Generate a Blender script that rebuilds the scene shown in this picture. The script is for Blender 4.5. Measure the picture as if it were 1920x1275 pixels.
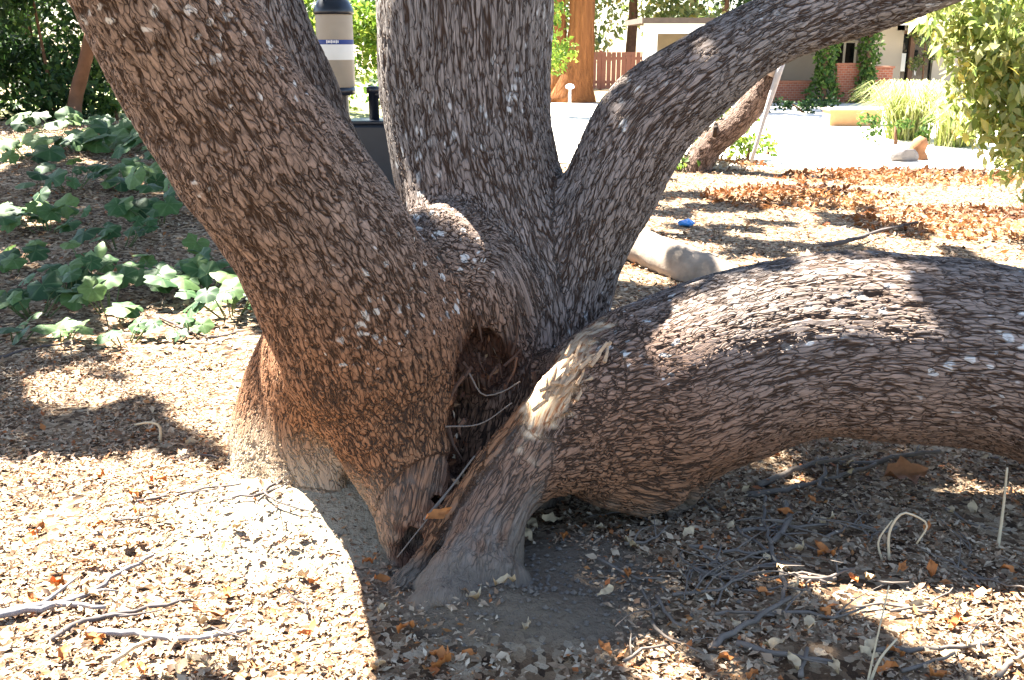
import bpy, bmesh, math, random
import numpy as np
from mathutils import Vector, Matrix

for o in list(bpy.data.objects):
    bpy.data.objects.remove(o, do_unlink=True)
sc = bpy.context.scene
C = sc.collection

# ------------------------------------------------------------------ camera, sky, sun, exposure
cam_d = bpy.data.cameras.new('camera')
cam = bpy.data.objects.new('camera', cam_d)
C.objects.link(cam)
cam.location = (0, 0, 1.5)
cam.rotation_euler = (math.radians(90 - 16.5), 0, 0)
cam_d.sensor_width = 36
cam_d.lens = 36 * 1884 / 1920
cam_d.clip_start = 0.05
cam_d.clip_end = 2000
sc.camera = cam

SUN = np.array([-0.38, 0.42, 0.83]); SUN /= np.linalg.norm(SUN)
sun_el = math.asin(SUN[2]); sun_az = math.atan2(SUN[0], SUN[1])
world = bpy.data.worlds.new('World'); sc.world = world; world.use_nodes = True
wn = world.node_tree
sky = wn.nodes.new('ShaderNodeTexSky'); sky.sky_type = 'NISHITA'; sky.sun_disc = False
sky.sun_elevation = sun_el; sky.sun_rotation = sun_az
wn.links.new(sky.outputs[0], wn.nodes['Background'].inputs[0])
wn.nodes['Background'].inputs[1].default_value = 0.052
sl = bpy.data.lights.new('sun', 'SUN'); sl.energy = 5.0; sl.angle = math.radians(0.53); sl.color = (1, 0.95, 0.86)
so = bpy.data.objects.new('sun', sl); C.objects.link(so)
so.rotation_euler = Vector(SUN.tolist()).to_track_quat('Z', 'Y').to_euler()
so.location = (-10, 12, 20)
sc.view_settings.view_transform = 'Standard'; sc.view_settings.look = 'None'
sc.view_settings.exposure = 3.4; sc.view_settings.gamma = 1
sc.view_settings.use_curve_mapping = False
sc.render.engine = 'CYCLES'
sc.cycles.use_denoising = True
sc.cycles.max_bounces = 8
sc.cycles.diffuse_bounces = 5
sc.cycles.transmission_bounces = 4
sc.cycles.caustics_reflective = False; sc.cycles.caustics_refractive = False

# ------------------------------------------------------------------ helpers
rng = np.random.default_rng(11)
rnd = random.Random(5)

def mesh(name, v, f, smooth=True):
    me = bpy.data.meshes.new(name)
    me.from_pydata([tuple(map(float, p)) for p in v], [], [tuple(map(int, q)) for q in f])
    if smooth: me.polygons.foreach_set('use_smooth', [True] * len(me.polygons))
    me.update()
    return me

def np_mesh(name, v, f, smooth=True):
    """v (n,3), f (m,k) all faces with k corners"""
    v = np.asarray(v, np.float32); f = np.asarray(f, np.int32)
    me = bpy.data.meshes.new(name)
    me.vertices.add(len(v)); me.vertices.foreach_set('co', v.ravel())
    k = f.shape[1]
    me.loops.add(f.size); me.loops.foreach_set('vertex_index', f.ravel())
    me.polygons.add(len(f)); me.polygons.foreach_set('loop_start', np.arange(len(f), dtype=np.int32) * k)
    if smooth: me.polygons.foreach_set('use_smooth', np.ones(len(f), bool))
    me.update(calc_edges=True)
    return me

def fattr(me, name, vals):
    a = me.attributes.new(name, 'FLOAT', 'POINT'); a.data.foreach_set('value', np.asarray(vals, np.float32))
def vattr(me, name, vals):
    a = me.attributes.new(name, 'FLOAT_VECTOR', 'POINT'); a.data.foreach_set('vector', np.asarray(vals, np.float32).ravel())

def obj(name, me, mat=None, parent=None):
    o = bpy.data.objects.new(name, me); C.objects.link(o)
    if me is not None and mat is not None and not me.materials: me.materials.append(mat)
    if parent is not None: o.parent = parent
    return o
def tag(o, label, cat, group=None, kind=None):
    o['label'] = label; o['category'] = cat
    if group: o['group'] = group
    if kind: o['kind'] = kind
    return o
def thing(name, label, cat, loc=(0, 0, 0), group=None):
    o = bpy.data.objects.new(name, None); C.objects.link(o); o.location = loc
    o.empty_display_size = 0.1
    return tag(o, label, cat, group)

def box(c, s):
    x, y, z = c; a, b, d = s[0] / 2, s[1] / 2, s[2] / 2
    v = [(x + i * a, y + j * b, z + k * d) for i in (-1, 1) for j in (-1, 1) for k in (-1, 1)]
    f = [(0, 1, 3, 2), (4, 6, 7, 5), (0, 4, 5, 1), (2, 3, 7, 6), (0, 2, 6, 4), (1, 5, 7, 3)]
    return v, f
def box_obj(name, c, s, mat, parent=None, bev=0.0):
    v, f = box((0, 0, 0), s)
    me = mesh(name, v, f, False)
    o = obj(name, me, mat, parent); o.location = c
    if bev:
        m = o.modifiers.new('bevel', 'BEVEL'); m.width = bev; m.segments = 2
    return o

def frames(pts):
    pts = np.asarray(pts, float); n = len(pts)
    T = np.gradient(pts, axis=0); T /= np.linalg.norm(T, axis=1)[:, None] + 1e-9
    U = np.zeros_like(pts)
    a = np.array([0, 0, 1.0]) if abs(T[0, 2]) < .9 else np.array([1.0, 0, 0])
    u = np.cross(T[0], a); u /= np.linalg.norm(u)
    for i in range(n):
        u = u - T[i] * (u @ T[i]); u /= np.linalg.norm(u) + 1e-9; U[i] = u
    return T, U, np.cross(T, U)

def smooth_path(pts, rad, step):
    pts = np.asarray(pts, float); rad = np.asarray(rad, float)
    seg = np.linalg.norm(np.diff(pts, axis=0), axis=1); s = np.r_[0, np.cumsum(seg)]
    n = max(3, int(s[-1] / step) + 1); t = np.linspace(0, s[-1], n)
    P_ = np.zeros((n, 3))
    m = np.zeros_like(pts)
    m[1:-1] = (pts[2:] - pts[:-2]) / (s[2:] - s[:-2])[:, None]
    m[0] = (pts[1] - pts[0]) / (s[1] - s[0]); m[-1] = (pts[-1] - pts[-2]) / (s[-1] - s[-2])
    k = np.clip(np.searchsorted(s, t, 'right') - 1, 0, len(pts) - 2)
    h = (s[k + 1] - s[k]); u = ((t - s[k]) / h)[:, None]; h = h[:, None]
    P_ = (2*u**3-3*u**2+1)*pts[k] + (u**3-2*u**2+u)*h*m[k] + (-2*u**3+3*u**2)*pts[k+1] + (u**3-u**2)*h*m[k+1]
    return P_, np.interp(t, s, rad), t

def tube(pts, rad, sides=8, step=None, wob=0.0, seed=0, cap=True):
    """tapered tube; returns verts, faces(list), bark coordinates"""
    if step: pts, rad, t = smooth_path(pts, rad, step)
    else:
        pts = np.asarray(pts, float); rad = np.asarray(rad, float)
        t = np.r_[0, np.cumsum(np.linalg.norm(np.diff(pts, axis=0), axis=1))]
    T, U, V = frames(pts); n = len(pts); r_ = np.random.default_rng(seed)
    a = np.arange(sides) * 2 * np.pi / sides
    dirs = np.cos(a)[None, :, None] * U[:, None] + np.sin(a)[None, :, None] * V[:, None]
    rr = rad[:, None] * (1 + wob * (r_.random((n, sides)) - .5))
    v = (pts[:, None] + dirs * rr[..., None]).reshape(-1, 3)
    co = np.stack([np.cos(a)[None] * rad[:, None], np.sin(a)[None] * rad[:, None], np.repeat(t[:, None] * .4, sides, 1)], -1).reshape(-1, 3)
    f = [(i * sides + j, i * sides + (j + 1) % sides, (i + 1) * sides + (j + 1) % sides, (i + 1) * sides + j)
         for i in range(n - 1) for j in range(sides)]
    if cap:
        f.append(tuple(range(sides))[::-1]); f.append(tuple(range((n - 1) * sides, n * sides)))
    return v, f, co

def join(parts):
    V, F, o = [], [], 0
    for p in parts:
        V += [tuple(q) for q in p[0]]; F += [tuple(i + o for i in q) for q in p[1]]; o += len(p[0])
    return V, F

def sm(a, b, x):
    t = np.clip((x - a) / (b - a), 0, 1); return t * t * (3 - 2 * t)

def noise2(x, y, s=1.0, seed=0):
    r_ = np.random.default_rng(seed); out = 0
    for k in range(6):
        a = r_.random() * 6.28; w = s * (0.6 + 1.6 * r_.random()); p = r_.random() * 6.28
        out = out + np.sin((x * math.cos(a) + y * math.sin(a)) * w + p)
    return out / 6
def noise3(p, s=1.0, seed=0, n=6):
    r_ = np.random.default_rng(seed); out = 0
    for k in range(n):
        d = r_.normal(size=3); d /= np.linalg.norm(d); w = s * (0.6 + 1.4 * r_.random())
        out = out + np.sin(p @ d.astype(p.dtype) * w + r_.random() * 6.28)
    return out / n

def ground_h(x, y):
    x = np.asarray(x, float); y = np.asarray(y, float)
    h = 0.50 * sm(5, 12, y) * sm(0.5, -2.5, x)
    near = sm(14, 6, y)
    h = h + near * (0.022 * noise2(x, y, 3.2, 1) + 0.010 * noise2(x, y, 11, 2))
    h = h + 0.11 * np.exp(-(((x + 0.55) / 0.36) ** 2 + ((y - 3.12) / 0.30) ** 2))      # heaped soil round the base
    h = h + 0.085 * np.exp(-(((x + 0.06) / 0.26) ** 2 + ((y - 2.40) / 0.13) ** 2))
    h = h + 0.012 * noise2(x, y, 40, 6) * np.exp(-(((x - .03) / .5) ** 2 + ((y - 2.55) / .4) ** 2))
    h = h + 0.03 * np.exp(-(((x - 0.25) / 0.30) ** 2 + ((y - 2.75) / 0.20) ** 2))
    return h
def gz(x, y): return float(ground_h(x, y))

# ------------------------------------------------------------------ material helpers
class NT:
    def __init__(s, name):
        s.m = bpy.data.materials.new(name); s.m.use_nodes = True
        s.t = s.m.node_tree; s.b = s.t.nodes['Principled BSDF']; s.out = s.t.nodes['Material Output']
    def n(s, kind, **kw):
        nd = s.t.nodes.new('ShaderNode' + kind)
        for k, v in kw.items():
            if k.startswith('i_'): s.put(nd.inputs[int(k[2:]) if k[2:].isdigit() else k[2:].replace('_', ' ')], v)
            else: setattr(nd, k, v)
        return nd
    def put(s, sock, v):
        if isinstance(v, bpy.types.NodeSocket): s.t.links.new(v, sock)
        else: sock.default_value = v
    def math(s, op, a, b=0.0, c=0.0, clamp=False):
        nd = s.n('Math', operation=op, use_clamp=clamp)
        s.put(nd.inputs[0], a); s.put(nd.inputs[1], b); s.put(nd.inputs[2], c)
        return nd.outputs[0]
    def vmath(s, op, a, b=(0, 0, 0)):
        nd = s.n('VectorMath', operation=op); s.put(nd.inputs[0], a)
        if op == 'SCALE': s.put(nd.inputs[3], b)
        else: s.put(nd.inputs[1], b)
        return nd.outputs[0]
    def attr(s, name, kind='Fac'): return s.n('Attribute', attribute_name=name).outputs[kind]
    def noise(s, vec, scale, detail=3, rough=.55, dist=0.0, out='Fac'):
        nd = s.n('TexNoise'); s.put(nd.inputs['Vector'], vec); nd.inputs['Scale'].default_value = scale
        nd.inputs['Detail'].default_value = detail; nd.inputs['Roughness'].default_value = rough; nd.inputs['Distortion'].default_value = dist
        return nd.outputs[out]
    def voro(s, vec, scale, feature='F1', rand=1.0):
        nd = s.n('TexVoronoi', feature=feature); s.put(nd.inputs['Vector'], vec)
        nd.inputs['Scale'].default_value = scale; nd.inputs['Randomness'].default_value = rand
        return nd
    def ramp(s, fac, stops, interp='LINEAR'):
        nd = s.n('ValToRGB'); cr = nd.color_ramp; cr.interpolation = interp
        while len(cr.elements) < len(stops): cr.elements.new(0.5)
        for e, (p, c) in zip(cr.elements, stops):
            e.position = p; e.color = (c, c, c, 1) if not hasattr(c, '__len__') else (*c, 1)
        s.put(nd.inputs[0], fac); return nd.outputs[0]
    def mix(s, f, a, b, blend='MIX'):
        nd = s.n('Mix', data_type='RGBA', blend_type=blend)
        s.put(nd.inputs[0], f)
        for i, v in ((6, a), (7, b)):
            if isinstance(v, (tuple, list)) and len(v) == 3: v = (*v, 1)
            s.put(nd.inputs[i], v)
        return nd.outputs[2]
    def bump(s, h, strength=.5, dist=.01):
        nd = s.n('Bump'); s.put(nd.inputs['Height'], h); nd.inputs['Strength'].default_value = strength; nd.inputs['Distance'].default_value = dist
        s.t.links.new(nd.outputs[0], s.b.inputs['Normal'])
    def geo(s): return s.n('NewGeometry').outputs['Position']
    def objco(s): return s.n('TexCoord').outputs['Object']
    def set(s, color=None, rough=.8, spec=.3):
        if color is not None:
            s.put(s.b.inputs['Base Color'], (*color, 1) if isinstance(color, tuple) and len(color) == 3 else color)
        s.put(s.b.inputs['Roughness'], rough); s.b.inputs['Specular IOR Level'].default_value = spec
        return s.m

def plain(name, color, rough=.7, var=.25, scale=20, spec=.3, bump=.2):
    t = NT(name); n = t.noise(t.objco(), scale, 5)
    c2 = tuple(min(1, c * (1 + var)) for c in color); c1 = tuple(c * (1 - var) for c in color)
    col = t.mix(n, c1, c2)
    if bump: t.bump(n, bump, .01)
    return t.set(col, rough, spec)

def leaf_mat(name, stops, trans=.35, rough=.55, spec=.3, attr='rnd', objrand=False):
    t = NT(name)
    r = t.n('ObjectInfo').outputs['Random'] if objrand else t.attr(attr)
    col = t.ramp(r, stops)
    nz = t.noise(t.objco() if objrand else t.geo(), 35, 3)
    col = t.mix(.35, col, t.ramp(nz, [(.3, .55), (.7, 1.0)]), 'MULTIPLY')
    t.set(col, rough, spec)
    if trans:
        tr = t.n('BsdfTranslucent'); t.put(tr.inputs[0], col)
        mx = t.n('MixShader'); mx.inputs[0].default_value = trans
        t.t.links.new(t.b.outputs[0], mx.inputs[1]); t.t.links.new(tr.outputs[0], mx.inputs[2])
        t.t.links.new(mx.outputs[0], t.out.inputs[0])
    return t.m

def bark_mat(name, scale=68.0, depth=.0075, grey=(.225, .20, .182), brown=(.245, .135, .078), dark=(.040, .024, .016), wood=True, method='BOTH'):
    t = NT(name)
    bc = t.attr('bark_co', 'Vector')
    nz = t.noise(bc, 30, 2, .6, out='Color')
    warp = t.vmath('SUBTRACT', nz, (.5, .5, .5))
    co = t.vmath('ADD', bc, t.vmath('SCALE', warp, .032))
    e1 = t.voro(co, scale, 'DISTANCE_TO_EDGE').outputs['Distance']
    aux = t.n('SeparateXYZ', i_0=t.attr('aux', 'Vector'))          # x colour drift, y crack width drift, z lichen area
    nzs = t.n('SeparateColor', i_0=nz)
    def step01(val, wid):
        m = t.n('MapRange', interpolation_type='SMOOTHSTEP'); t.put(m.inputs[0], val); m.inputs[1].default_value = 0.0; t.put(m.inputs[2], wid); return m.outputs[0]
    wv = t.math('MAXIMUM', t.math('MULTIPLY', t.math('SUBTRACT', nzs.outputs[2], .32), t.math('MULTIPLY_ADD', aux.outputs[1], .55, .12)), .004)
    pa = step01(e1, wv)
    fur = t.noise(t.vmath('MULTIPLY', co, (1, 1, .38)), 56, 1.5, .5, .25)          # long furrows running with the grain
    fd = t.math('ABSOLUTE', t.math('SUBTRACT', fur, .5))
    pb = step01(fd, t.math('MAXIMUM', t.math('MULTIPLY_ADD', nzs.outputs[1], .20, -.038), .006))
    p1 = t.math('MULTIPLY', pb, t.math('MULTIPLY_ADD', pa, .60, .40))
    fine = t.noise(t.vmath('MULTIPLY', bc, (1, 1, .6)), 130, 3, .7)
    hgt = t.math('ADD', p1, t.math('MULTIPLY_ADD', fine, .30, -.15))
    plate = t.mix(aux.outputs[0], grey, brown)
    plate = t.mix(1.0, plate, t.ramp(nzs.outputs[1], [(.3, .84), (.7, 1.1)]), 'MULTIPLY')
    plate = t.mix(1.0, plate, t.ramp(fine, [(.28, .45), (.72, 1.35)]), 'MULTIPLY')
    plate = t.mix(t.attr('low'), plate, t.mix(fine, (.11, .048, .022), (.36, .165, .075)))  # painted warm bounce glow, plus the reddish torn fibre
    plate = t.mix(1.0, plate, t.ramp(e1, [(0.0, .70), (.2, 1.08)]), 'MULTIPLY')  # shading painted in: plates darken towards their edges
    col = t.mix(p1, dark, plate)  # dark crack colour also stands in for shade down in the cracks
    lv = t.voro(t.vmath('ADD', t.vmath('MULTIPLY', bc, (1, 1, 2.6)), t.vmath('SCALE', warp, .05)), 34)
    rad = t.math('MULTIPLY', t.math('SUBTRACT', t.n('SeparateColor', i_0=lv.outputs['Color']).outputs[0], .30), t.math('MULTIPLY', aux.outputs[2], .78))
    sp = t.math('MULTIPLY', t.math('SUBTRACT', rad, lv.outputs['Distance']), 9.0, clamp=True)
    sp = t.math('MULTIPLY', sp, t.math('MULTIPLY', t.math('MULTIPLY_ADD', p1, .8, .2), t.ramp(fine, [(.34, .25), (.50, 1.0)])))
    col = t.mix(t.math('MULTIPLY', sp, .9), col, (.50, .50, .48))
    if wood:
        wd = t.attr('wood'); torn = t.attr('torn')
        grain = t.noise(t.vmath('MULTIPLY', bc, (1, 1, .25)), 75, 3, .65)
        wcol = t.ramp(grain, [(.28, (.07, .055, .043)), (.5, (.17, .145, .12)), (.72, (.27, .235, .20))])
        wcol = t.mix(t.ramp(nzs.outputs[0], [(.45, 0.0), (.7, .6)]), wcol, (.16, .085, .05))
        wcol = t.mix(t.ramp(pb, [(.0, .45), (.3, 0.0)]), wcol, (.05, .036, .026))
        col = t.mix(wd, col, wcol)
        chip = t.noise(t.vmath('MULTIPLY', bc, (1, 1, .6)), 48, 4, .7)
        tcol = t.ramp(chip, [(.30, (.08, .026, .012)), (.40, (.28, .11, .045)), (.47, (.46, .30, .17)), (.58, (.58, .46, .32))])
        col = t.mix(torn, col, tcol)
        wh = t.math('MULTIPLY_ADD', grain, .5, t.math('MULTIPLY_ADD', nzs.outputs[0], .5, .0))
        hm = t.n('Mix', data_type='FLOAT'); t.put(hm.inputs[0], t.math('MAXIMUM', wd, torn)); t.put(hm.inputs[2], hgt); t.put(hm.inputs[3], wh)
        hgt = hm.outputs[0]
    if wood:
        col = t.mix(t.attr('dust'), col, t.mix(fine, (.22, .165, .11), (.40, .32, .23)))
        col = t.mix(t.attr('dirt'), col, t.mix(fine, (.085, .065, .048), (.20, .16, .122)))
    if wood: col = t.mix(t.attr('hollow_dark'), col, t.mix(fine, (.018, .009, .006), (.15, .065, .036)))
    t.set(col, .9, .15)
    d = t.n('Displacement'); t.put(d.inputs['Height'], hgt); d.inputs['Midlevel'].default_value = .75; d.inputs['Scale'].default_value = depth
    t.t.links.new(d.outputs[0], t.out.inputs['Displacement'])
    t.m.displacement_method = method
    return t.m

# ------------------------------------------------------------------ the ground
def ground_material():
    t = NT('litter_soil'); p = t.geo()
    v = t.voro(t.vmath('ADD', p, t.vmath('SCALE', t.noise(p, 30, 2, out='Color'), .03)), 42)
    c = t.n('SeparateColor', i_0=v.outputs['Color']).outputs[0]
    col = t.ramp(c, [(0, (.04, .024, .014)), (.3, (.12, .07, .038)), (.55, (.24, .16, .095)), (.8, (.34, .25, .16)), (1, (.42, .33, .23))])
    soil = t.mix(t.noise(p, 60, 5, .7), (.095, .07, .048), (.215, .165, .118))
    nz = t.noise(p, 1.7, 4)
    x = t.n('SeparateXYZ', i_0=p)
    dx = t.math('MULTIPLY', t.math('SUBTRACT', x.outputs[0], .02), 2.0); dy = t.math('MULTIPLY', t.math('SUBTRACT', x.outputs[1], 2.55), 2.6)
    d = t.math('SQRT', t.math('ADD', t.math('MULTIPLY', dx, dx), t.math('MULTIPLY', dy, dy)))
    bare = t.ramp(t.math('ADD', d, t.math('MULTIPLY_ADD', nz, .5, -.25)), [(.72, 1.0), (.95, 0.0)])
    dx2 = t.math('MULTIPLY', t.math('SUBTRACT', x.outputs[0], -.62), 1.6); dy2 = t.math('MULTIPLY', t.math('SUBTRACT', x.outputs[1], 2.98), 2.3)
    d2 = t.math('SQRT', t.math('ADD', t.math('MULTIPLY', dx2, dx2), t.math('MULTIPLY', dy2, dy2)))
    bare2 = t.ramp(t.math('ADD', d2, t.math('MULTIPLY_ADD', nz, .5, -.25)), [(.6, 1.0), (.9, 0.0)])
    col = t.mix(bare2, col, t.mix(t.noise(p, 60, 5, .7), (.25, .20, .13), (.42, .36, .26)))
    col = t.mix(bare, col, soil)
    far = t.ramp(t.math('MULTIPLY', x.outputs[1], .02), [(.24, 0.0), (.5, 1.0)])
    col = t.mix(far, col, t.mix(t.noise(p, 3, 5), (.16, .11, .06), (.36, .28, .17)))
    h = t.math('ADD', t.math('MULTIPLY', v.outputs['Distance'], .6), t.noise(p, 90, 4, .7))
    t.bump(h, .8, .02)
    return t.set(col, .95, .15)

def axis_coords(lo, hi, d, reach, ratio=1.18):
    core = list(np.arange(lo, hi, d)); a = []
    s = d; x = core[-1]
    while x < reach: s *= ratio; x += s; core.append(x)
    s = d; x = lo
    while x > -reach: s *= ratio; x -= s; a.append(x)
    return np.array(a[::-1] + core)
gx = axis_coords(-3.2, 3.4, .03, 420); gy = axis_coords(1.2, 6.0, .03, 420)
GX, GY = np.meshgrid(gx, gy, indexing='xy')
gv = np.stack([GX, GY, ground_h(GX, GY)], -1).reshape(-1, 3)
nx, ny = len(gx), len(gy)
ii, jj = np.meshgrid(np.arange(nx - 1), np.arange(ny - 1), indexing='xy'); b0 = (jj * nx + ii).ravel()
ground = obj('ground', np_mesh('ground', gv, np.stack([b0, b0 + 1, b0 + nx + 1, b0 + nx], 1)), ground_material())
ground['kind'] = 'structure'

def sheet(name, outline, mat, lift, sub=40):
    """ground-hugging sheet inside a polygon outline given as left/right boundary pairs [(y, x0, x1), ...]"""
    v, f = [], []
    for i, (y, x0, x1) in enumerate(outline):
        for j in range(sub + 1):
            x = x0 + (x1 - x0) * j / sub
            v.append((x, y, gz(x, y) + lift))
    w = sub + 1
    for i in range(len(outline) - 1):
        for j in range(sub): f.append((i * w + j, i * w + j + 1, (i + 1) * w + j + 1, (i + 1) * w + j))
    o = obj(name, mesh(name, v, f), mat); o['kind'] = 'structure'
    return o
# pale sunlit gravel drive between the litter and the house
drive_m = plain('pale_gravel', (.55, .50, .42), .95, .18, 3.0, .1, .3)
ol = []
for y in np.linspace(12.4, 26.5, 40):
    edge = 1.0 + .35 * math.sin(y * 1.3)
    x0 = 0.25 + .2 * math.sin(y * .9) + (2.6 if y < 13.3 else 0) * (13.3 - y) / .9 * .8
    ol.append((y, x0, 26))
drive = sheet('driveway', ol, drive_m, .012, 60)
lawn_m = plain('dry_pale_lawn', (.30, .30, .14), .95, .35, 6.0, .1, .3)
ol = [(y, -9 + .5 * math.sin(y), 0.2 + .2 * math.sin(y * .9) - .02) for y in np.linspace(14.2, 40, 50)]
lawn = sheet('lawn', ol, lawn_m, .008, 40)

# ------------------------------------------------------------------ the oak: one continuous body from a distance field
# every stem is a chain of (x, y, z, radius), in metres
def ch(*pts): return [(*p, r) for p, r in pts]
CH = {
 'lean':   dict(st=.42, c=ch(((-0.299, 2.780, 0.005),.055),((-0.313, 2.860, 0.128),.105),((-0.370, 2.980, 0.312),.20),((-0.449, 3.020, 0.584),.278),((-0.529, 2.820, 0.930),.250),((-0.673, 2.580, 1.280),.217),((-0.784, 2.360, 1.590),.187),((-0.868, 2.100, 1.896),.165))),
 'middle': dict(st=.30, c=ch(((-0.108, 3.360, -0.154),.36),((-0.019, 3.420, 0.199),.27),((0.049, 3.520, 0.493),.24),((-0.059, 3.640, 0.805),.293),((-0.156, 3.730, 1.182),.302),((-0.175, 3.770, 1.626),.323),((-0.193, 3.800, 1.771),.18),((-0.204, 3.840, 2.174),.15))),
 'upper':  dict(st=.34, c=ch(((0.077, 3.420, 0.199),.2),((0.191, 3.460, 0.510),.12),((0.249, 3.480, 0.740),.13),((0.317, 3.500, 0.954),.158),((0.449, 3.540, 1.207),.166),((0.644, 3.580, 1.375),.150),((0.887, 3.640, 1.526),.132),((1.174, 3.700, 1.633),.118),((1.505, 3.760, 1.715),.11),((1.890, 3.820, 1.861),.10))),
 'low':    dict(st=.36, c=ch(((0.222, 3.020, 0.342),.18),((0.339, 3.080, 0.371),.265),((0.486, 3.140, 0.385),.318),((0.723, 3.160, 0.471),.318),((0.975, 3.140, 0.547),.298),((1.263, 3.120, 0.553),.300),((1.535, 3.100, 0.527),.303),((1.874, 3.060, 0.428),.30),((2.295, 3.000, 0.268),.29))),
 'heel':   dict(st=.36, c=ch(((0.423, 3.100, 0.283),.25),((0.491, 3.100, 0.131),.13),((0.553, 3.120, 0.014),.07))),
 'root':   dict(st=.3, wood=1.0, c=ch(((0.141, 2.940, 0.426),.06),((0.070, 2.860, 0.325),.075),((-0.019, 2.770, 0.215),.085),((-0.116, 2.630, 0.086),.098),((-0.149, 2.550, -0.007),.13),((-0.167, 2.460, -0.063),.165))),
 'root_b': dict(st=.3, wood=1.0, c=ch(((0.042, 2.900, 0.219),.07),((-0.036, 2.760, 0.088),.08),((-0.071, 2.640, -0.025),.11),((-0.046, 2.560, -0.117),.17))),
 'bridge': dict(st=.36, c=ch(((0.085, 2.850, 0.241),.08),((0.167, 2.910, 0.269),.13),((0.292, 3.020, 0.287),.20))),
 'bridge_b': dict(st=.36, c=ch(((0.174, 2.930, 0.421),.10),((0.252, 2.980, 0.429),.15),((0.361, 3.060, 0.419),.23))),
 'lump':   dict(st=.36, c=ch(((0.309, 2.980, 0.174),.13),((0.480, 3.020, 0.119),.13))),
 'fillet': dict(st=.30, c=ch(((-0.575, 3.220, 0.448),.22),((-0.610, 3.240, 0.248),.18),((-0.555, 3.160, 0.104),.14))),
 'rind':   dict(st=.2, wood=.2, c=ch(((0.041, 2.900, 0.414),.03),((-0.064, 2.800, 0.298),.034),((-0.174, 2.710, 0.166),.034),((-0.265, 2.630, 0.051),.036),((-0.315, 2.570, -0.001),.05))),
 'rind_b': dict(st=.2, wood=.2, c=ch(((-0.032, 2.840, 0.351),.018),((-0.127, 2.740, 0.255),.02),((-0.219, 2.660, 0.122),.022))),
 'saddle': dict(st=.3, c=ch(((-0.278, 3.220, 0.850),.14),((-0.199, 3.340, 0.752),.17),((-0.136, 3.320, 0.663),.19),((-0.112, 3.360, 0.500),.18))),
 'apron':  dict(st=.3, c=ch(((-0.208, 3.520, 0.847),.075),((-0.197, 3.380, 0.827),.075),((-0.179, 3.230, 0.776),.075))),
 'foot':   dict(st=.3, wood=.4, c=ch(((-0.310, 2.730, 0.005),.065),((-0.298, 2.770, 0.092),.098),((-0.276, 2.840, 0.192),.105))),
 'torn':   dict(st=.2, torn=1.0, c=ch(((0.298, 3.080, 0.583),.045),((0.207, 2.970, 0.529),.062),((0.138, 2.890, 0.474),.062),((0.094, 2.850, 0.390),.045),((0.048, 2.800, 0.315),.022))),
 'flare':  dict(st=.30, c=ch(((-0.563, 3.300, 0.594),.25),((-0.684, 3.380, 0.316),.23),((-0.783, 3.380, 0.091),.20),((-0.854, 3.320, -0.029),.15),((-0.917, 3.200, -0.106),.08))),
 'flare_b':dict(st=.30, c=ch(((-0.694, 3.460, 0.390),.2),((-0.870, 3.520, 0.118),.17),((-0.972, 3.520, -0.055),.12),((-1.080, 3.480, -0.147),.06))),
 'flare_c':dict(st=.30, c=ch(((-0.649, 3.360, 0.181),.20),((-0.700, 3.240, 0.048),.14),((-0.737, 3.120, -0.036),.09),((-0.783, 3.020, -0.104),.05))),
 'boss':   dict(st=.25, wood=.5, c=ch(((-0.460, 3.360, 0.120),.20),((-0.558, 3.160, 0.025),.14),((-0.597, 3.050, -0.031),.10),((-0.629, 2.960, -0.092),.05))),
 'boss_b': dict(st=.25, wood=.5, c=ch(((-0.406, 3.200, 0.046),.15),((-0.451, 3.020, -0.035),.09),((-0.481, 2.900, -0.098),.045))),
 'stump':  dict(st=.30, c=ch(((-0.435, 3.500, 0.211),.30),((-0.400, 3.420, -0.228),.36))),
 'back':   dict(st=.32, c=ch(((-0.350, 3.720, 0.393),.2),((-0.567, 3.920, 0.794),.125),((-0.738, 4.020, 1.208),.105),((-0.851, 4.080, 1.479),.11),((-0.952, 4.120, 1.775),.11),((-1.125, 4.180, 2.160),.095))),
}
for d in CH.values():
    d['st'] *= .8
    a = np.array(d['c']); p, r, s = smooth_path(a[:, :3], a[:, 3], .07)
    d['p'], d['r'], d['s'] = p, r, s
    d['T'], d['U'], d['V'] = frames(p)
NAMES = list(CH)
K = {'rind': .02, 'rind_b': .02, 'torn': .05, 'root': .09, 'root_b': .12, 'boss': .08, 'boss_b': .08, 'flare': .1, 'flare_b': .12, 'flare_c': .12, 'low': .06, 'heel': .09, 'bridge': .09, 'bridge_b': .09, 'lump': .06, 'fillet': .13, 'saddle': .14, 'apron': .2, 'foot': .08}
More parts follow.
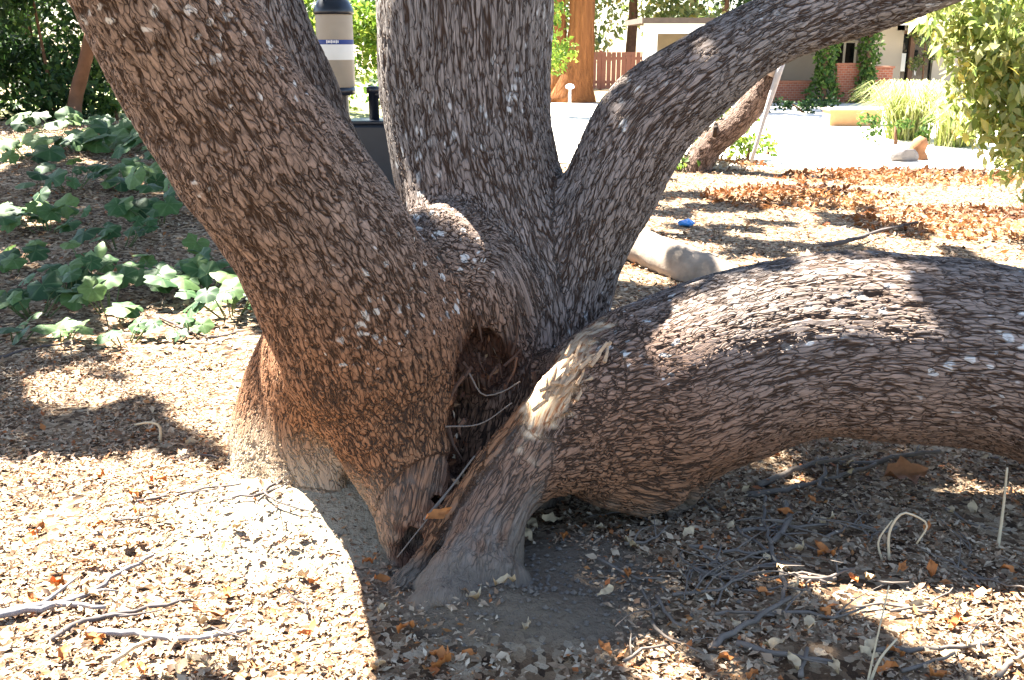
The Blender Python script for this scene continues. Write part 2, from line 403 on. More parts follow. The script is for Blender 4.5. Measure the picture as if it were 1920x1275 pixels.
CARVE = [(((-0.134, 3.240, 0.619)), ((-0.099, 3.120, 0.499)), .022, .080), (((-0.099, 3.120, 0.499)), ((-0.072, 3.050, 0.404)), .080, .095), (((-0.072, 3.050, 0.404)), ((-0.118, 2.960, 0.311)), .095, .065), (((-0.118, 2.960, 0.311)), ((-0.146, 2.890, 0.259)), .065, .045),
         (((-0.133, 2.900, 0.291)), ((-0.233, 2.760, 0.141)), .045, .032), (((-0.233, 2.760, 0.141)), ((-0.323, 2.660, 0.017)), .032, .024),
         (((-0.035, 3.160, 0.467)), ((0.042, 3.020, 0.451)), .06, .045), (((-0.165, 3.000, 0.467)), ((-0.169, 2.920, 0.372)), .03, .04),
         (((0.137, 2.920, -0.013)), ((0.401, 2.980, -0.015)), .13, .10), (((0.579, 2.920, 0.062)), ((0.750, 2.960, 0.183)), .075, .045),
         (((-0.515, 3.020, 0.119)), ((-0.433, 2.920, 0.090)), .05, .045),
         (((-0.182, 2.840, 0.609)), ((-0.178, 2.900, 0.552)), .022, .02),
         (((-0.291, 2.480, -0.016)), ((-0.284, 2.600, -0.072)), .030, .02), (((-0.174, 2.360, 0.025)), ((-0.164, 2.480, -0.033)), .022, .014)]

def seg_d(p, a, b, ra, rb, full=False):
    ab = b - a; L = float(ab @ ab) + 1e-12
    q = p - a
    t = np.clip((q @ ab) / L, 0, 1)
    q -= t[:, None] * ab
    d = np.sqrt(np.einsum('ij,ij->i', q, q)) - (ra + (rb - ra) * t)
    return (d, t) if full else d
for d in CH.values():
    d['p32'] = d['p'].astype(np.float32); d['r32'] = d['r'].astype(np.float32); d['m32'] = (d['p32'][:-1] + d['p32'][1:]) / 2
    d['reach'] = np.maximum(d['r32'][:-1], d['r32'][1:]) + .05
def chain_d(p, d, c0=None, R=0.0):
    out = np.full(len(p), 9.0, np.float32); P_, r = d['p32'], d['r32']
    todo = range(len(P_) - 1)
    if c0 is not None: todo = np.where(np.sqrt(((d['m32'] - c0) ** 2).sum(1)) - d['reach'] <= R)[0]
    for i in todo: out = np.minimum(out, seg_d(p, P_[i], P_[i + 1], r[i], r[i + 1]))
    return out
TORN_C = np.array((0.154, 2.880, 0.499), np.float32)
_t = np.array((0.290, 3.080, 0.574)) - np.array((0.084, 2.850, 0.390)); _t /= np.linalg.norm(_t); _u = np.cross(_t, (0, 0, 1.)); _u /= np.linalg.norm(_u)
TORN_F = np.stack([_t, _u, np.cross(_t, _u)], 1).astype(np.float32)
CV = [(np.array(a, np.float32), np.array(b, np.float32), ra, rb) for a, b, ra, rb in CARVE]
def field(p, c0=None, R=0.0):
    out = None
    for nme, d in CH.items():
        if c0 is not None and (np.sqrt(((d['m32'] - c0) ** 2).sum(1)) - d['reach']).min() > R: continue
        dd = chain_d(p, d, c0, R)
        if out is None: out = dd; continue
        k = K.get(nme, .085)
        h = np.clip(k - np.abs(out - dd), 0, None) / k
        out = np.minimum(out, dd) - h * h * k * .25
    if out is None: return np.full(len(p), .5, np.float32)
    out = out + .018 * noise3(p, 10, 3, 4) + .008 * noise3(p, 25, 4, 4)
    tz = np.sqrt(((p - TORN_C) ** 2).sum(1))                      # ragged splintered break
    if tz.min() < .3:
        q = p @ TORN_F
        out = out + np.clip(1 - tz / .24, 0, 1) * .038 * np.abs(noise3(np.stack([q[:, 0] * .35, q[:, 1], q[:, 2]], 1), 80, 9, 7))
    for a, b, ra, rb in CV:
        if c0 is not None and np.linalg.norm((a + b) / 2 - c0) - np.linalg.norm(a - b) / 2 - ra > R: continue
        cd = seg_d(p, a, b, ra, rb) + .030 * noise3(p, 30, 8, 4) + .014 * noise3(p, 75, 10, 4)
        k = .03; h = np.clip(k - np.abs(out + cd), 0, None) / k
        out = np.maximum(out, -cd) + h * h * k * .25
    return out

def build_oak_body(h=.0085, B=10):
    lo = np.array([-1.70, 1.95, -.12]); hi = np.array([2.10, 4.30, 1.72])
    nb = np.ceil((hi - lo) / (h * B)).astype(int); N = nb * B + 1
    F = np.ones(N, np.float32)
    bi = np.stack(np.meshgrid(*[np.arange(k) for k in nb], indexing='ij'), -1).reshape(-1, 3)
    cen = (lo + (bi + .5) * h * B).astype(np.float32)
    dc = field(cen)
    rad = h * B * .87 + .03
    g = np.stack(np.meshgrid(*[np.arange(B + 1)] * 3, indexing='ij'), -1).reshape(-1, 3)
    for q in np.where(dc < -rad)[0]:
        i, j, k = bi[q] * B; F[i:i + B + 1, j:j + B + 1, k:k + B + 1] = -1
    for q in np.where(np.abs(dc) <= rad)[0]:
        i, j, k = bi[q] * B
        pts = (lo + (g + bi[q] * B) * h).astype(np.float32)
        F[i:i + B + 1, j:j + B + 1, k:k + B + 1] = field(pts, cen[q], h * B * .87 + .09).reshape(B + 1, B + 1, B + 1)
    ins = F < 0
    M = N - 1
    cnt = np.zeros(M, np.uint8)
    for a in (0, 1):
        for b in (0, 1):
            for c in (0, 1): cnt += ins[a:a + M[0], b:b + M[1], c:c + M[2]]
    act = np.argwhere((cnt > 0) & (cnt < 8))
    acc = np.zeros((len(act), 3)); num = np.zeros(len(act))
    cor = [(a, b, c) for a in (0, 1) for b in (0, 1) for c in (0, 1)]
    val = {q: F[act[:, 0] + q[0], act[:, 1] + q[1], act[:, 2] + q[2]] for q in cor}
    for q in cor:
        for ax in range(3):
            if q[ax]: continue
            q2 = tuple(1 if i == ax else q[i] for i in range(3)); A, D = val[q], val[q2]
            m = (A < 0) != (D < 0); t = np.where(m, A / np.where(m, A - D, 1), 0)
            pt = np.array(q, float)[None] + 0 * acc; pt[:, ax] = t
            acc[m] += pt[m]; num[m] += 1
    V = lo + (act + acc / num[:, None]) * h
    idx = np.full(M, -1, np.int32); idx[tuple(act.T)] = np.arange(len(act))
    quads = []
    for ax in range(3):
        o1, o2 = (ax + 1) % 3, (ax + 2) % 3
        sl0 = [slice(None)] * 3; sl1 = [slice(None)] * 3; sl0[ax] = slice(0, -1); sl1[ax] = slice(1, None)
        e = np.argwhere(ins[tuple(sl0)] != ins[tuple(sl1)])
        ok = (e[:, o1] > 0) & (e[:, o2] > 0) & (e[:, o1] < M[o1]) & (e[:, o2] < M[o2]); e = e[ok]
        flip = ins[tuple(e.T)]
        def at(d1, d2):
            c = e.copy(); c[:, o1] -= d1; c[:, o2] -= d2; return idx[tuple(c.T)]
        qd = np.stack([at(1, 1), at(0, 1), at(0, 0), at(1, 0)], 1)
        qd[~flip] = qd[~flip][:, ::-1]
        quads.append(qd)
    return V, np.concatenate(quads)

OV, OF = build_oak_body()
TINT = {'lean': 1.0, 'foot': .6, 'flare': .8, 'flare_b': .8, 'flare_c': .8, 'low': .55, 'heel': .7, 'bridge': .6, 'bridge_b': .6, 'lump': .7, 'fillet': .9, 'saddle': .5, 'apron': .5, 'stump': .7}
def bark_coords(V):
    global tint, rootm
    rootm = np.zeros(len(V))
    tint = np.zeros(len(V)); V = V.astype(np.float32); best = np.full(len(V), 9.0); co = np.zeros((len(V), 3)); wood = np.zeros(len(V)); torn = np.zeros(len(V))
    for ci, (nme, d) in enumerate(CH.items()):
        pp, ss, rr = d['p'], d['s'], d['r']
        pad = rr.max() + .16
        m = np.where(((V > pp.min(0) - pad) & (V < pp.max(0) + pad)).all(1))[0]
        if not len(m): continue
        W = V[m]; Q = np.empty((len(pp) - 1, len(m)), np.float32); Tt = np.empty_like(Q)
        for i in range(len(pp) - 1): Q[i], Tt[i] = seg_d(W, d['p32'][i], d['p32'][i + 1], d['r32'][i], d['r32'][i + 1], True)
        bd = Q.min(0) + (.02 if nme == 'stump' else 0)
        z = bd < best[m]
        if not z.any(): continue
        m = m[z]; best[m] = bd[z]; Q = Q[:, z]; Tt = Tt[:, z]; W = W[z]
        wt = np.exp(-(Q - Q.min(0)) * 55); wt /= wt.sum(0)                     # smooth position along the axis
        ic = (wt * (np.arange(len(pp) - 1)[:, None] + Tt)).sum(0); bi = np.clip(ic.astype(int), 0, len(pp) - 2); bt = ic - bi
        lerp = lambda A: A[bi] + bt[:, None] * (A[bi + 1] - A[bi])
        off = W - lerp(pp)
        u = (off * lerp(d['U'])).sum(1); v = (off * lerp(d['V'])).sum(1)
        s = ss[bi] + bt * (ss[bi + 1] - ss[bi])
        co[m] = np.stack([u + ci * 3.1, v, s * d['st']], 1)
        tint[m] = TINT.get(nme, .08); wood[m] = d.get('wood', 0); torn[m] = 1.0 if nme in ('rind', 'rind_b') else 0.0; rootm[m] = 1.0 if nme in ('root', 'root_b') else 0.0
    return co, wood, torn
co, wood, torn = bark_coords(OV)
rind = torn.copy(); n1 = noise3(OV, 60, 21); n2 = noise3(OV, 140, 22)
def soften(a, k=6):
    for _ in range(k):
        s = np.zeros(len(a)); c = np.zeros(len(a))
        for i in range(4):
            np.add.at(s, OF[:, i], a[OF[:, (i + 1) % 4]]); np.add.at(c, OF[:, i], 1)
        a = .5 * a + .5 * s / np.maximum(c, 1)
    return a
wood = .8 * sm(.2, .85, soften(wood, 22) + .16 * n1 + .1 * n2); tp = CH['torn']['p32']; tr = CH['torn']['r32']; td = np.min([seg_d(OV.astype(np.float32), tp[i], tp[i + 1], tr[i], tr[i + 1]) for i in range(len(tp) - 1)], 0)
torn = sm(.045, .005, td + .024 * n1 + .018 * n2)
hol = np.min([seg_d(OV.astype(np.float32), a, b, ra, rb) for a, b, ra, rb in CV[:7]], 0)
low = sm(1.0, .1, OV[:, 2] + .22 * noise3(OV, 5, 31) + .45 * sm(-.45, .9, OV[:, 0]) - .38 * sm(-.35, -.75, OV[:, 0] + .45 * OV[:, 2]) - .2) * .8  # orange glow bounced off the ground, painted on the left and lower bark
low = np.maximum(low * (1 - sm(.06, .0, hol)), sm(.2, .7, soften(rind, 8) + .2 * n1) * .95)  # adds the reddish colour of the torn rind
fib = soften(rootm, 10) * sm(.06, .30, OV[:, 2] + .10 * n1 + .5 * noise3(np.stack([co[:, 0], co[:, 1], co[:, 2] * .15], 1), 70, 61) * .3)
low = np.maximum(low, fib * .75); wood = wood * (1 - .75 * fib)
bark = bark_mat('oak_bark')
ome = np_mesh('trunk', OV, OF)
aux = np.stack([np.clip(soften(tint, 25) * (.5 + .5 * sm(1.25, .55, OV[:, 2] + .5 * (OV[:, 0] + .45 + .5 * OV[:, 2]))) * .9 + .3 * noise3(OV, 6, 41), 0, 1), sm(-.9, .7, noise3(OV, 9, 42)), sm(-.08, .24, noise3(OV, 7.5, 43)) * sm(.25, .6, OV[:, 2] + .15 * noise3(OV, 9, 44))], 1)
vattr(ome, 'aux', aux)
fattr(ome, 'hollow_dark', sm(.055, .005, hol + .028 * n1 + .018 * n2) * .92)  # mixes dark red-brown into the carved hollow and split
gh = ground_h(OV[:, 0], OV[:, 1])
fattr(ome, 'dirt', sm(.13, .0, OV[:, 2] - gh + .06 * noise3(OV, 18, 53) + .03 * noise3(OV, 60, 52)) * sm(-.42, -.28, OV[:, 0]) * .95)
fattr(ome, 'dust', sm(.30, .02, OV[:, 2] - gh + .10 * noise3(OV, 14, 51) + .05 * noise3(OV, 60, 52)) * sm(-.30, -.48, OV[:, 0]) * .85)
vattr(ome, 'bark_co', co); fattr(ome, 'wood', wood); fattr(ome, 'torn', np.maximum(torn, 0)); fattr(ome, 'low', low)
oak = thing('oak_tree', 'massive old oak with several leaning stems splitting apart at its base', 'tree', (-.1, 3.2, 0))
def okid(name, me, mat):
    o = obj(name, me, mat, oak); o.matrix_parent_inverse = Matrix.Translation((.1, -3.2, 0)); return o
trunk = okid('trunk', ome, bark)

# ------------------------------------------------------------------ foliage helpers
def unit(a): return a / (np.linalg.norm(a, axis=-1, keepdims=True) + 1e-9)
def leaf_mesh(name, P_, D, N, L, W, curl, tip, seed=0, lo=0.0, hi=1.0):
    """n leaves of four triangles each, folded along the midrib; attribute rnd varies per leaf"""
    n = len(P_); r_ = np.random.default_rng(seed)
    D = unit(D); S = unit(np.cross(D, N)); N = np.cross(S, D)
    L = np.broadcast_to(L, n)[:, None]; W = np.broadcast_to(W, n)[:, None]; curl = np.broadcast_to(curl, n)[:, None]; tip = np.broadcast_to(tip, n)[:, None]
    mid = P_ + D * L * .48
    v = np.stack([P_, mid + S * W / 2 + N * curl * W, mid - S * W / 2 + N * curl * W, P_ + D * L + N * tip * L, mid], 1).reshape(-1, 3)
    b = (np.arange(n) * 5)[:, None]
    f = np.concatenate([b + np.array([0, 4, 1]), b + np.array([0, 2, 4]), b + np.array([1, 4, 3]), b + np.array([4, 2, 3])], 0)
    me = np_mesh(name, v, f, True)
    fattr(me, 'rnd', np.repeat(lo + (hi - lo) * r_.random(n), 5))
    return me
def rand_dirs(n, r_, up=0.0):
    d = r_.normal(size=(n, 3)); d[:, 2] += up; return unit(d)
def blob_points(centers, radii, n, r_):
    k = r_.integers(0, len(centers), n)
    d = unit(r_.normal(size=(n, 3))) * (r_.random(n) ** .45)[:, None]
    return np.asarray(centers)[k] + d * np.asarray(radii)[k]

green_dark = leaf_mat('leaf_dark_green', [(0, (.012, .030, .010)), (.6, (.03, .075, .02)), (1, (.075, .14, .03))], .3)
green_mid = leaf_mat('leaf_mid_green', [(0, (.03, .07, .015)), (.6, (.08, .16, .03)), (1, (.16, .24, .05))], .4)
green_lime = leaf_mat('leaf_lime', [(0, (.06, .13, .02)), (.5, (.17, .28, .03)), (1, (.32, .38, .06))], .45)
green_oak = leaf_mat('oak_leaf', [(0, (.025, .05, .015)), (1, (.07, .12, .035))], .1)
bright = leaf_mat('leaf_bright', [(0, (.13, .20, .04)), (.45, (.34, .40, .11)), (.8, (.52, .54, .26)), (1, (.65, .55, .10))], .5, .3, .5)
olive = leaf_mat('leaf_olive', [(0, (.08, .12, .03)), (.5, (.19, .25, .075)), (.85, (.34, .37, .16)), (1, (.5, .40, .07))], .45, .35, .5)
litter_m = leaf_mat('dry_leaf', [(0, (.08, .045, .028)), (.14, (.20, .115, .062)), (.34, (.33, .22, .135)), (.62, (.47, .35, .23)), (.84, (.57, .46, .33)), (.90, (.36, .16, .05)), (1, (.33, .10, .03))], .12, .7)
rust_m = leaf_mat('rust_leaf', [(0, (.09, .035, .015)), (.5, (.25, .095, .03)), (1, (.40, .20, .08))], .2, .7)
twig_m = plain('grey_twig', (.19, .18, .18), .85, .4, 40)
twig_dark = plain('dark_twig', (.085, .07, .065), .85, .4, 40)
straw_m = plain('straw', (.50, .40, .26), .8, .25, 40)
small_bark = plain('small_trunk_bark', (.14, .075, .045), .95, .5, 9, .1, .8)
log_m = plain('weathered_log', (.27, .22, .175), .95, .55, 9, .1, 1.0)

# ------------------------------------------------------------------ oak: unseen limbs and crown, laid out to shape the sun patches
limbs = [([(-0.823, 2.210, 1.780), (-1.40, 1.95, 2.4), (-2.1, 1.5, 3.6), (-3.0, 1.2, 5.0)], [.20, .19, .16, .12]),
         ([(-0.189, 3.790, 1.726), (-0.198, 3.800, 1.842), (-.45, 3.84, 2.1), (-.91, 4.33, 3.1), (-1.6, 5.1, 4.6)], [.20, .165, .12, .11, .08]),
         ([(1.773, 3.800, 1.815), (2.6, 4.2, 2.6), (3.4, 4.8, 3.6)], [.102, .09, .05]),
         ([(-1.083, 4.160, 2.045), (-1.9, 5.2, 3.4), (-3.0, 6.4, 4.8)], [.10, .09, .05]),
         ([(-.91, 4.33, 3.1), (-1.9, 6.2, 4.4), (-3.2, 8.0, 5.2)], [.10, .08, .05])]
for pts, rad in limbs:  # out-of-view limbs, bent to keep their shadows off the lit patches
    v, f, co = tube(pts, rad, 20, .08, .03)
    me = mesh('limb', v, f); vattr(me, 'bark_co', co); vattr(me, 'aux', np.tile([.4, .6, 0], (len(v), 1)))
    okid('limb', me, bark)

GAPS = [  # openings cut in the crown so that sun falls on these patches
    [(-2.20, 3.45), (-1.68, 3.49), (-1.33, 3.51), (-0.81, 3.16), (-0.66, 3.03), (-0.56, 2.87), (-0.53, 2.83), (-0.57, 2.96), (-0.52, 2.92), (-0.34, 2.68), (-0.35, 2.45), (-0.22, 2.30), (-0.19, 2.01), (-0.55, 2.01), (-0.65, 2.20), (-0.85, 2.21), (-0.87, 2.01), (-1.39, 2.02)],   # sunlit ground left of the base
    [(-2.07, 4.91), (-1.95, 5.36), (-1.41, 5.22), (-0.74, 3.12), (-1.52, 4.08), (-1.75, 4.40)],   # flecked strip before the lobed plants
    [(-2.25, 4.37), (-2.12, 4.57), (-1.77, 4.31), (-1.81, 4.10), (-2.08, 4.10)],   # fleck
    [(-2.11, 5.77), (-1.74, 5.90), (-1.61, 5.41), (-1.98, 5.36)],   # fleck on lobed leaf
    [(0.90, 2.57), (1.18, 2.62), (1.63, 2.66), (1.30, 2.04), (1.16, 2.15), (1.02, 2.34), (0.94, 2.46)],   # sun on the ground past the low limb
    [(0.34, 2.29), (0.41, 2.27), (0.50, 2.10), (0.32, 2.09)],   # fleck by the bare soil
    [(1.44, 3.17), (1.91, 3.20), (1.84, 3.07), (1.47, 3.06)],   # streak under the limb
    [(0.68, 2.69), (0.89, 2.69), (1.18, 2.63), (1.51, 2.63), (1.65, 2.63), (1.52, 2.52), (1.25, 2.53), (1.00, 2.58), (0.74, 2.60), (0.65, 2.60)],   # top of the low limb
    [(0.25, 2.96), (0.38, 2.81), (0.54, 2.65), (0.49, 2.58), (0.37, 2.57), (0.27, 2.59), (0.22, 2.58), (0.22, 2.65)],   # torn wood
    [(0.15, 2.54), (0.23, 2.74), (0.36, 2.88), (0.32, 2.75), (0.20, 2.66)],   # crotch
    [(-0.85, 8.58), (0.13, 2.96), (0.18, 2.65), (0.17, 2.62), (0.13, 2.66), (-0.91, 8.67)],   # edge of the upright stem
    [(0.91, 2.79), (1.03, 2.75), (1.08, 2.73), (0.94, 2.76)],   # side stem
    [(1.25, 2.75), (1.36, 2.78), (1.43, 2.73), (1.32, 2.72)],   # side stem upper
    [(0.98, 7.61), (1.10, 7.30), (1.00, 2.82), (0.95, 2.78), (1.07, 6.81), (0.96, 7.29)],   # log
]
def inside(px, py, poly):
    c = np.zeros(len(px), bool); q = len(poly)
    for i in range(q):
        x0, y0 = poly[i]; x1, y1 = poly[(i + 1) % q]
        if y0 == y1: continue
        c ^= ((py < y0) != (py < y1)) & (px < (x1 - x0) * (py - y0) / (y1 - y0) + x0)
    return c
def crown():
    r_ = np.random.default_rng(3); n = 230000
    gx_ = r_.uniform(-4.6, 5.6, n); gy_ = r_.uniform(.6, 12.0, n)
    thin = noise2(gx_, gy_, 4.2, 71) + .6 * noise2(gx_, gy_, 9.5, 72)
    keep = np.ones(n, bool)
    right = (gy_ > 4.3) & (gx_ > .15 * (gy_ - 4.3) + .1)
    keep &= ~(right & (thin > -.16))
    keep &= ~(right & (gy_ > 10.5))
    left = (gy_ > 4.15) & (gy_ < 5.6) & (gx_ < -.3)
    keep &= ~(left & (thin > .0))
    back = (gy_ >= 5.6) & (gx_ < .3)
    keep &= ~(back & (thin > .45))
    keep &= ~((gx_ > 3.4) & (gy_ > 5.0))
    keep &= ~(back & (gy_ > 10.8 + .8 * thin))
    wob = .03
    jx = gx_ + wob * noise2(gx_, gy_, 22, 73) ; jy = gy_ + wob * noise2(gx_, gy_, 22, 74)
    for g in GAPS:
        for ox_, oy_ in ((0, 0), (.055, 0), (-.055, 0), (0, .055), (0, -.055)): keep &= ~inside(jx + ox_, jy + oy_, g)
    gx_, gy_ = gx_[keep], gy_[keep]; n = len(gx_)
    edge = np.minimum(1, ((gx_ - .5) / 5.2) ** 2 + ((gy_ - 6) / 6.2) ** 2)
    z = 4.2 + 2.2 * np.sqrt(1 - .8 * edge) * r_.random(n)
    p = np.stack([gx_ + SUN[0] / SUN[2] * z, gy_ + SUN[1] / SUN[2] * z, z], 1)  # leaves set along the sun line above the ground they are to shade
    nrm = unit(SUN * 1.0 + r_.normal(size=(n, 3)) * .55); d = np.cross(nrm, r_.normal(size=(n, 3)))
    L = r_.uniform(.07, .13, n)
    return leaf_mesh('crown', p, d, nrm, L, L * .62, .15, -.1, 4)
if GAPS is not None:
    cr = okid('crown', crown(), green_oak); cr['kind'] = 'stuff'

# ------------------------------------------------------------------ leaf litter
def not_in_tree(x, y):
    # keep leaves off the inside of the trunk base
    p = np.stack([x, y, ground_h(x, y) + .02], 1).astype(np.float32)
    return field(p) > .0
def litter(name, n, x0, x1, y0, y1, L0, L1, seed, wide=False):
    r_ = np.random.default_rng(seed)
    y = y0 + (y1 - y0) * r_.random(n) ** (1.0 if not wide else .75)
    if wide: x = r_.uniform(-1, 1, n) * (.62 * y + .5)
    else: x = r_.uniform(x0, x1, n)
    soil = np.exp(-(((x - .03) / .40) ** 2 + ((y - 2.50) / .30) ** 2)) + .9 * np.exp(-(((x + .58) / .42) ** 2 + ((y - 3.0) / .30) ** 2))
    k = (r_.random(n) > soil * .85 + .9 * sm(.22, .42, noise2(x, y, 6.0, 93) + .5 * noise2(x, y, 17, 94))) & ~((y > 12.6) & (x > .4)) & ~(y > 13.8)
    x, y = x[k], y[k]
    if not wide:
        k = not_in_tree(x, y); x, y = x[k], y[k]
    n = len(x); h = ground_h(x, y)
    p = np.stack([x, y, h + .002 + .022 * r_.random(n) ** 2], 1)
    a = r_.random(n) * 6.283; d = np.stack([np.cos(a), np.sin(a), r_.normal(size=n) * .28], 1)
    nrm = unit(np.stack([r_.normal(size=n) * .30, r_.normal(size=n) * .30, np.ones(n)], 1))
    L = np.where(r_.random(n) < .08, r_.uniform(L1, L1 * 1.7, n), L0 + (L1 - L0) * r_.random(n) ** 1.6)
    me = leaf_mesh(name, p, d, nrm, L, L * r_.uniform(.25, .72, n), r_.uniform(-.25, .4, n), r_.uniform(-.2, .35, n), seed)
    drift = .16 * noise2(x, y, 3.5, 91) + .10 * noise2(x, y, 13, 92)
    v_ = r_.random(n); v_ = np.where(v_ < .86, np.clip(v_ * .92 + drift, 0, .83), v_)
    me.attributes['rnd'].data.foreach_set('value', np.repeat(v_, 5).astype(np.float32))
    return me
lit = obj('leaf_litter', litter('leaf_litter', 125000, -2.4, 2.5, 1.7, 4.8, .009, .025, 31), litter_m)
tag(lit, 'dry curled oak leaves carpeting the ground around the split trunk', 'leaf litter', kind='stuff')
lit2 = obj('leaf_litter', litter('leaf_litter_far', 80000, 0, 0, 4.4, 13.8, .022, .05, 32, True), litter_m)
tag(lit2, 'dry brown leaf litter spread over the ground behind the oak', 'leaf litter', kind='stuff')

# single larger leaves that stand out of the litter
def curled_leaf(name, L, W, seed, lobes=0.0):
    r_ = np.random.default_rng(seed); nu, nv = 7, 3; v = []; f = []
    for i in range(nu):
        t = i / (nu - 1); w = W * math.sin(math.pi * min(.98, max(.04, t)) ** .85) * (1 + lobes * (1 if i % 2 else -1))
        for j in range(nv):
            s = j - 1
            v.append((L * (t - .5), s * w / 2, .010 + .25 * W * abs(s) + .2 * L * (t - .5) ** 2 + .006 * r_.normal()))
    for i in range(nu - 1):
        for j in range(nv - 1): f.append((i * nv + j, (i + 1) * nv + j, (i + 1) * nv + j + 1, i * nv + j + 1))
    return mesh(name, v, f)
leaf_tan = plain('big_leaf_tan', (.46, .34, .20), .75, .3, 60); leaf_orange = plain('big_leaf_orange', (.42, .15, .04), .7, .3, 60); leaf_brown = plain('big_leaf_brown', (.26, .11, .045), .7, .35, 60)
tan_meshes = [curled_leaf('fallen_leaf', .055, .028, 50 + i, .08) for i in range(4)]
for m_ in tan_meshes: m_.materials.append(leaf_tan)
ora_meshes = [curled_leaf('fallen_leaf', .05, .024, 60 + i, .05) for i in range(4)]
for m_ in ora_meshes: m_.materials.append(leaf_orange)
r_ = np.random.default_rng(77); placed = 0
while placed < 150:
    x = r_.uniform(-1.5, 1.55); y = 2.1 + 1.8 * r_.random() ** 1.2
    if not not_in_tree(np.array([x]), np.array([y]))[0]: continue
    orange = r_.random() < .45
    o = bpy.data.objects.new('fallen_leaf', (ora_meshes if orange else tan_meshes)[placed % 4]); C.objects.link(o)
    o.location = (x, y, gz(x, y) + .012); o.rotation_euler = (r_.normal() * .3, r_.normal() * .3, r_.random() * 6.28); s = r_.uniform(.7, 1.15); o.scale = (s, s, s)
    tag(o, 'bright orange curled leaf lying loose on the litter near the oak' if orange else 'pale tan curled leaf lying loose on the litter near the oak', 'leaf', 'orange fallen leaves' if orange else 'tan fallen leaves')
    placed += 1
def one_leaf(xy, L, W, rz, mat, label, lob=.1, tilt=0.0, lift=.01, z=None):
    o = obj('fallen_leaf', curled_leaf('fallen_leaf', L, W, int(L * 1e4), lob), mat)
    o.location = (xy[0], xy[1], (gz(*xy) if z is None else z) + lift); o.rotation_euler = (tilt, .1, rz); return tag(o, label, 'leaf')
one_leaf((1.367, 3.235), .17, .10, .3, leaf_brown, 'big reddish brown dead leaf beyond the arch of the low limb', .25, .5, .03)
one_leaf((-0.818, 2.400), .10, .03, -.1, leaf_brown, 'long dark brown curled leaf on bleached ground by the sticks', .05)
one_leaf((0.129, 2.942), .075, .03, .2, leaf_tan, 'pale wavy leaf in the hollow under the low limb', .2, .6, .02)

# ------------------------------------------------------------------ fallen sticks and twigs
def twig(pts, r0, r1, label, group, mat=twig_m, branches=0, seed=0, name='fallen_twig', lift=.012, cat='twig', wig=.012):
    r_ = np.random.default_rng(seed + 900)
    q = [(x, y) for x, y in pts]; n = len(q)
    P3 = []
    for i, (x, y) in enumerate(q):
        P3.append((x, y, gz(x, y) + lift + .010 * r_.random() + (.02 * r_.random() if i == n - 1 else 0)))
    dense, rad, _ = smooth_path(P3, np.linspace(r0, r1, n), max(.03, r0 * 2.5))
    dense[1:-1] += r_.normal(size=(len(dense) - 2, 3)) * wig * .35 * np.array([1, 1, .5])
    parts = [tube(dense, rad, 7, None, .25, seed)]
    for b in range(branches):
        k = r_.integers(len(dense) // 4, max(len(dense) // 4 + 1, len(dense) - 2)); a = dense[k]
        d = dense[min(k + 1, len(dense) - 1)] - dense[k - 1]; d /= np.linalg.norm(d)
        side = np.array([-d[1], d[0], 0]) * (1 if r_.random() < .5 else -1)
        ln = r_.uniform(.06, .2); e1 = a + (d * .7 + side * .7) * ln * .5 + np.array([0, 0, .015]); e2 = e1 + (d * r_.uniform(.2, 1) + side * .5) * ln * .6 + np.array([0, 0, r_.uniform(-.01, .02)])
        parts.append(tube([a, e1, e2], [rad[k] * .7, rad[k] * .5, rad[k] * .25], 6, .03, .2, seed + b))
    v, f = join(parts)
    o = obj(name, mesh(name, v, f), mat)
    return tag(o, label, cat, group)
left_lab = 'grey forked stick lying on the sunlit litter left of the root flare'
twig([(-1.432, 2.369), (-1.271, 2.427), (-1.182, 2.533), (-1.128, 2.613), (-1.076, 2.710)], .011, .005, 'long grey stick with a forked tip on the bleached litter', None, twig_m, 1, 1, 'fallen_stick', cat='stick')
twig([(-1.450, 2.349), (-1.349, 2.406), (-1.248, 2.440), (-1.111, 2.427)], .014, .006, 'thick weathered stick end among the tangle of sticks', None, twig_m, 1, 2, 'fallen_stick', cat='stick')
twig([(-1.188, 2.270), (-1.128, 2.361), (-1.018, 2.414), (-0.880, 2.438)], .009, .004, 'bent grey stick crossing the stick tangle', None, twig_dark, 2, 3, 'fallen_stick', cat='stick')
twig([(-1.111, 2.319), (-0.934, 2.294), (-0.843, 2.270), (-0.695, 2.314)], .011, .005, 'dark stick with a pale upper side at the edge of the shaded litter', None, twig_m, 1, 4, 'fallen_stick', cat='stick')
twig([(-0.998, 2.171), (-0.956, 2.246), (-0.931, 2.287)], .008, .005, 'short pale broken stick beside the dark stick', None, straw_m, 0, 5, 'fallen_stick', cat='stick')
twig([(-1.244, 3.047), (-1.157, 3.107), (-1.054, 3.128), (-0.916, 3.119)], .006, .003, 'thin dark stick lying across bleached leaf litter', None, twig_dark, 1, 6)
twig([(-0.843, 3.007), (-0.774, 3.095), (-0.702, 3.136)], .006, .004, 'short dark stick leaning at the pale root boss', None, twig_dark, 0, 7)
twig([(-1.983, 5.461), (-1.780, 5.242), (-1.563, 5.039), (-1.444, 5.119)], .008, .004, 'thin brown stick below the lobed green leaves', None, twig_dark, 1, 8)
twig([(-2.537, 4.590), (-2.404, 4.805), (-2.202, 4.896)], .008, .004, 'dark stick in the shaded litter past the sunlit ground', None, twig_dark, 1, 9)
blue_twig = plain('blue_grey_twig', (.13, .105, .085), .8, .4, 40)
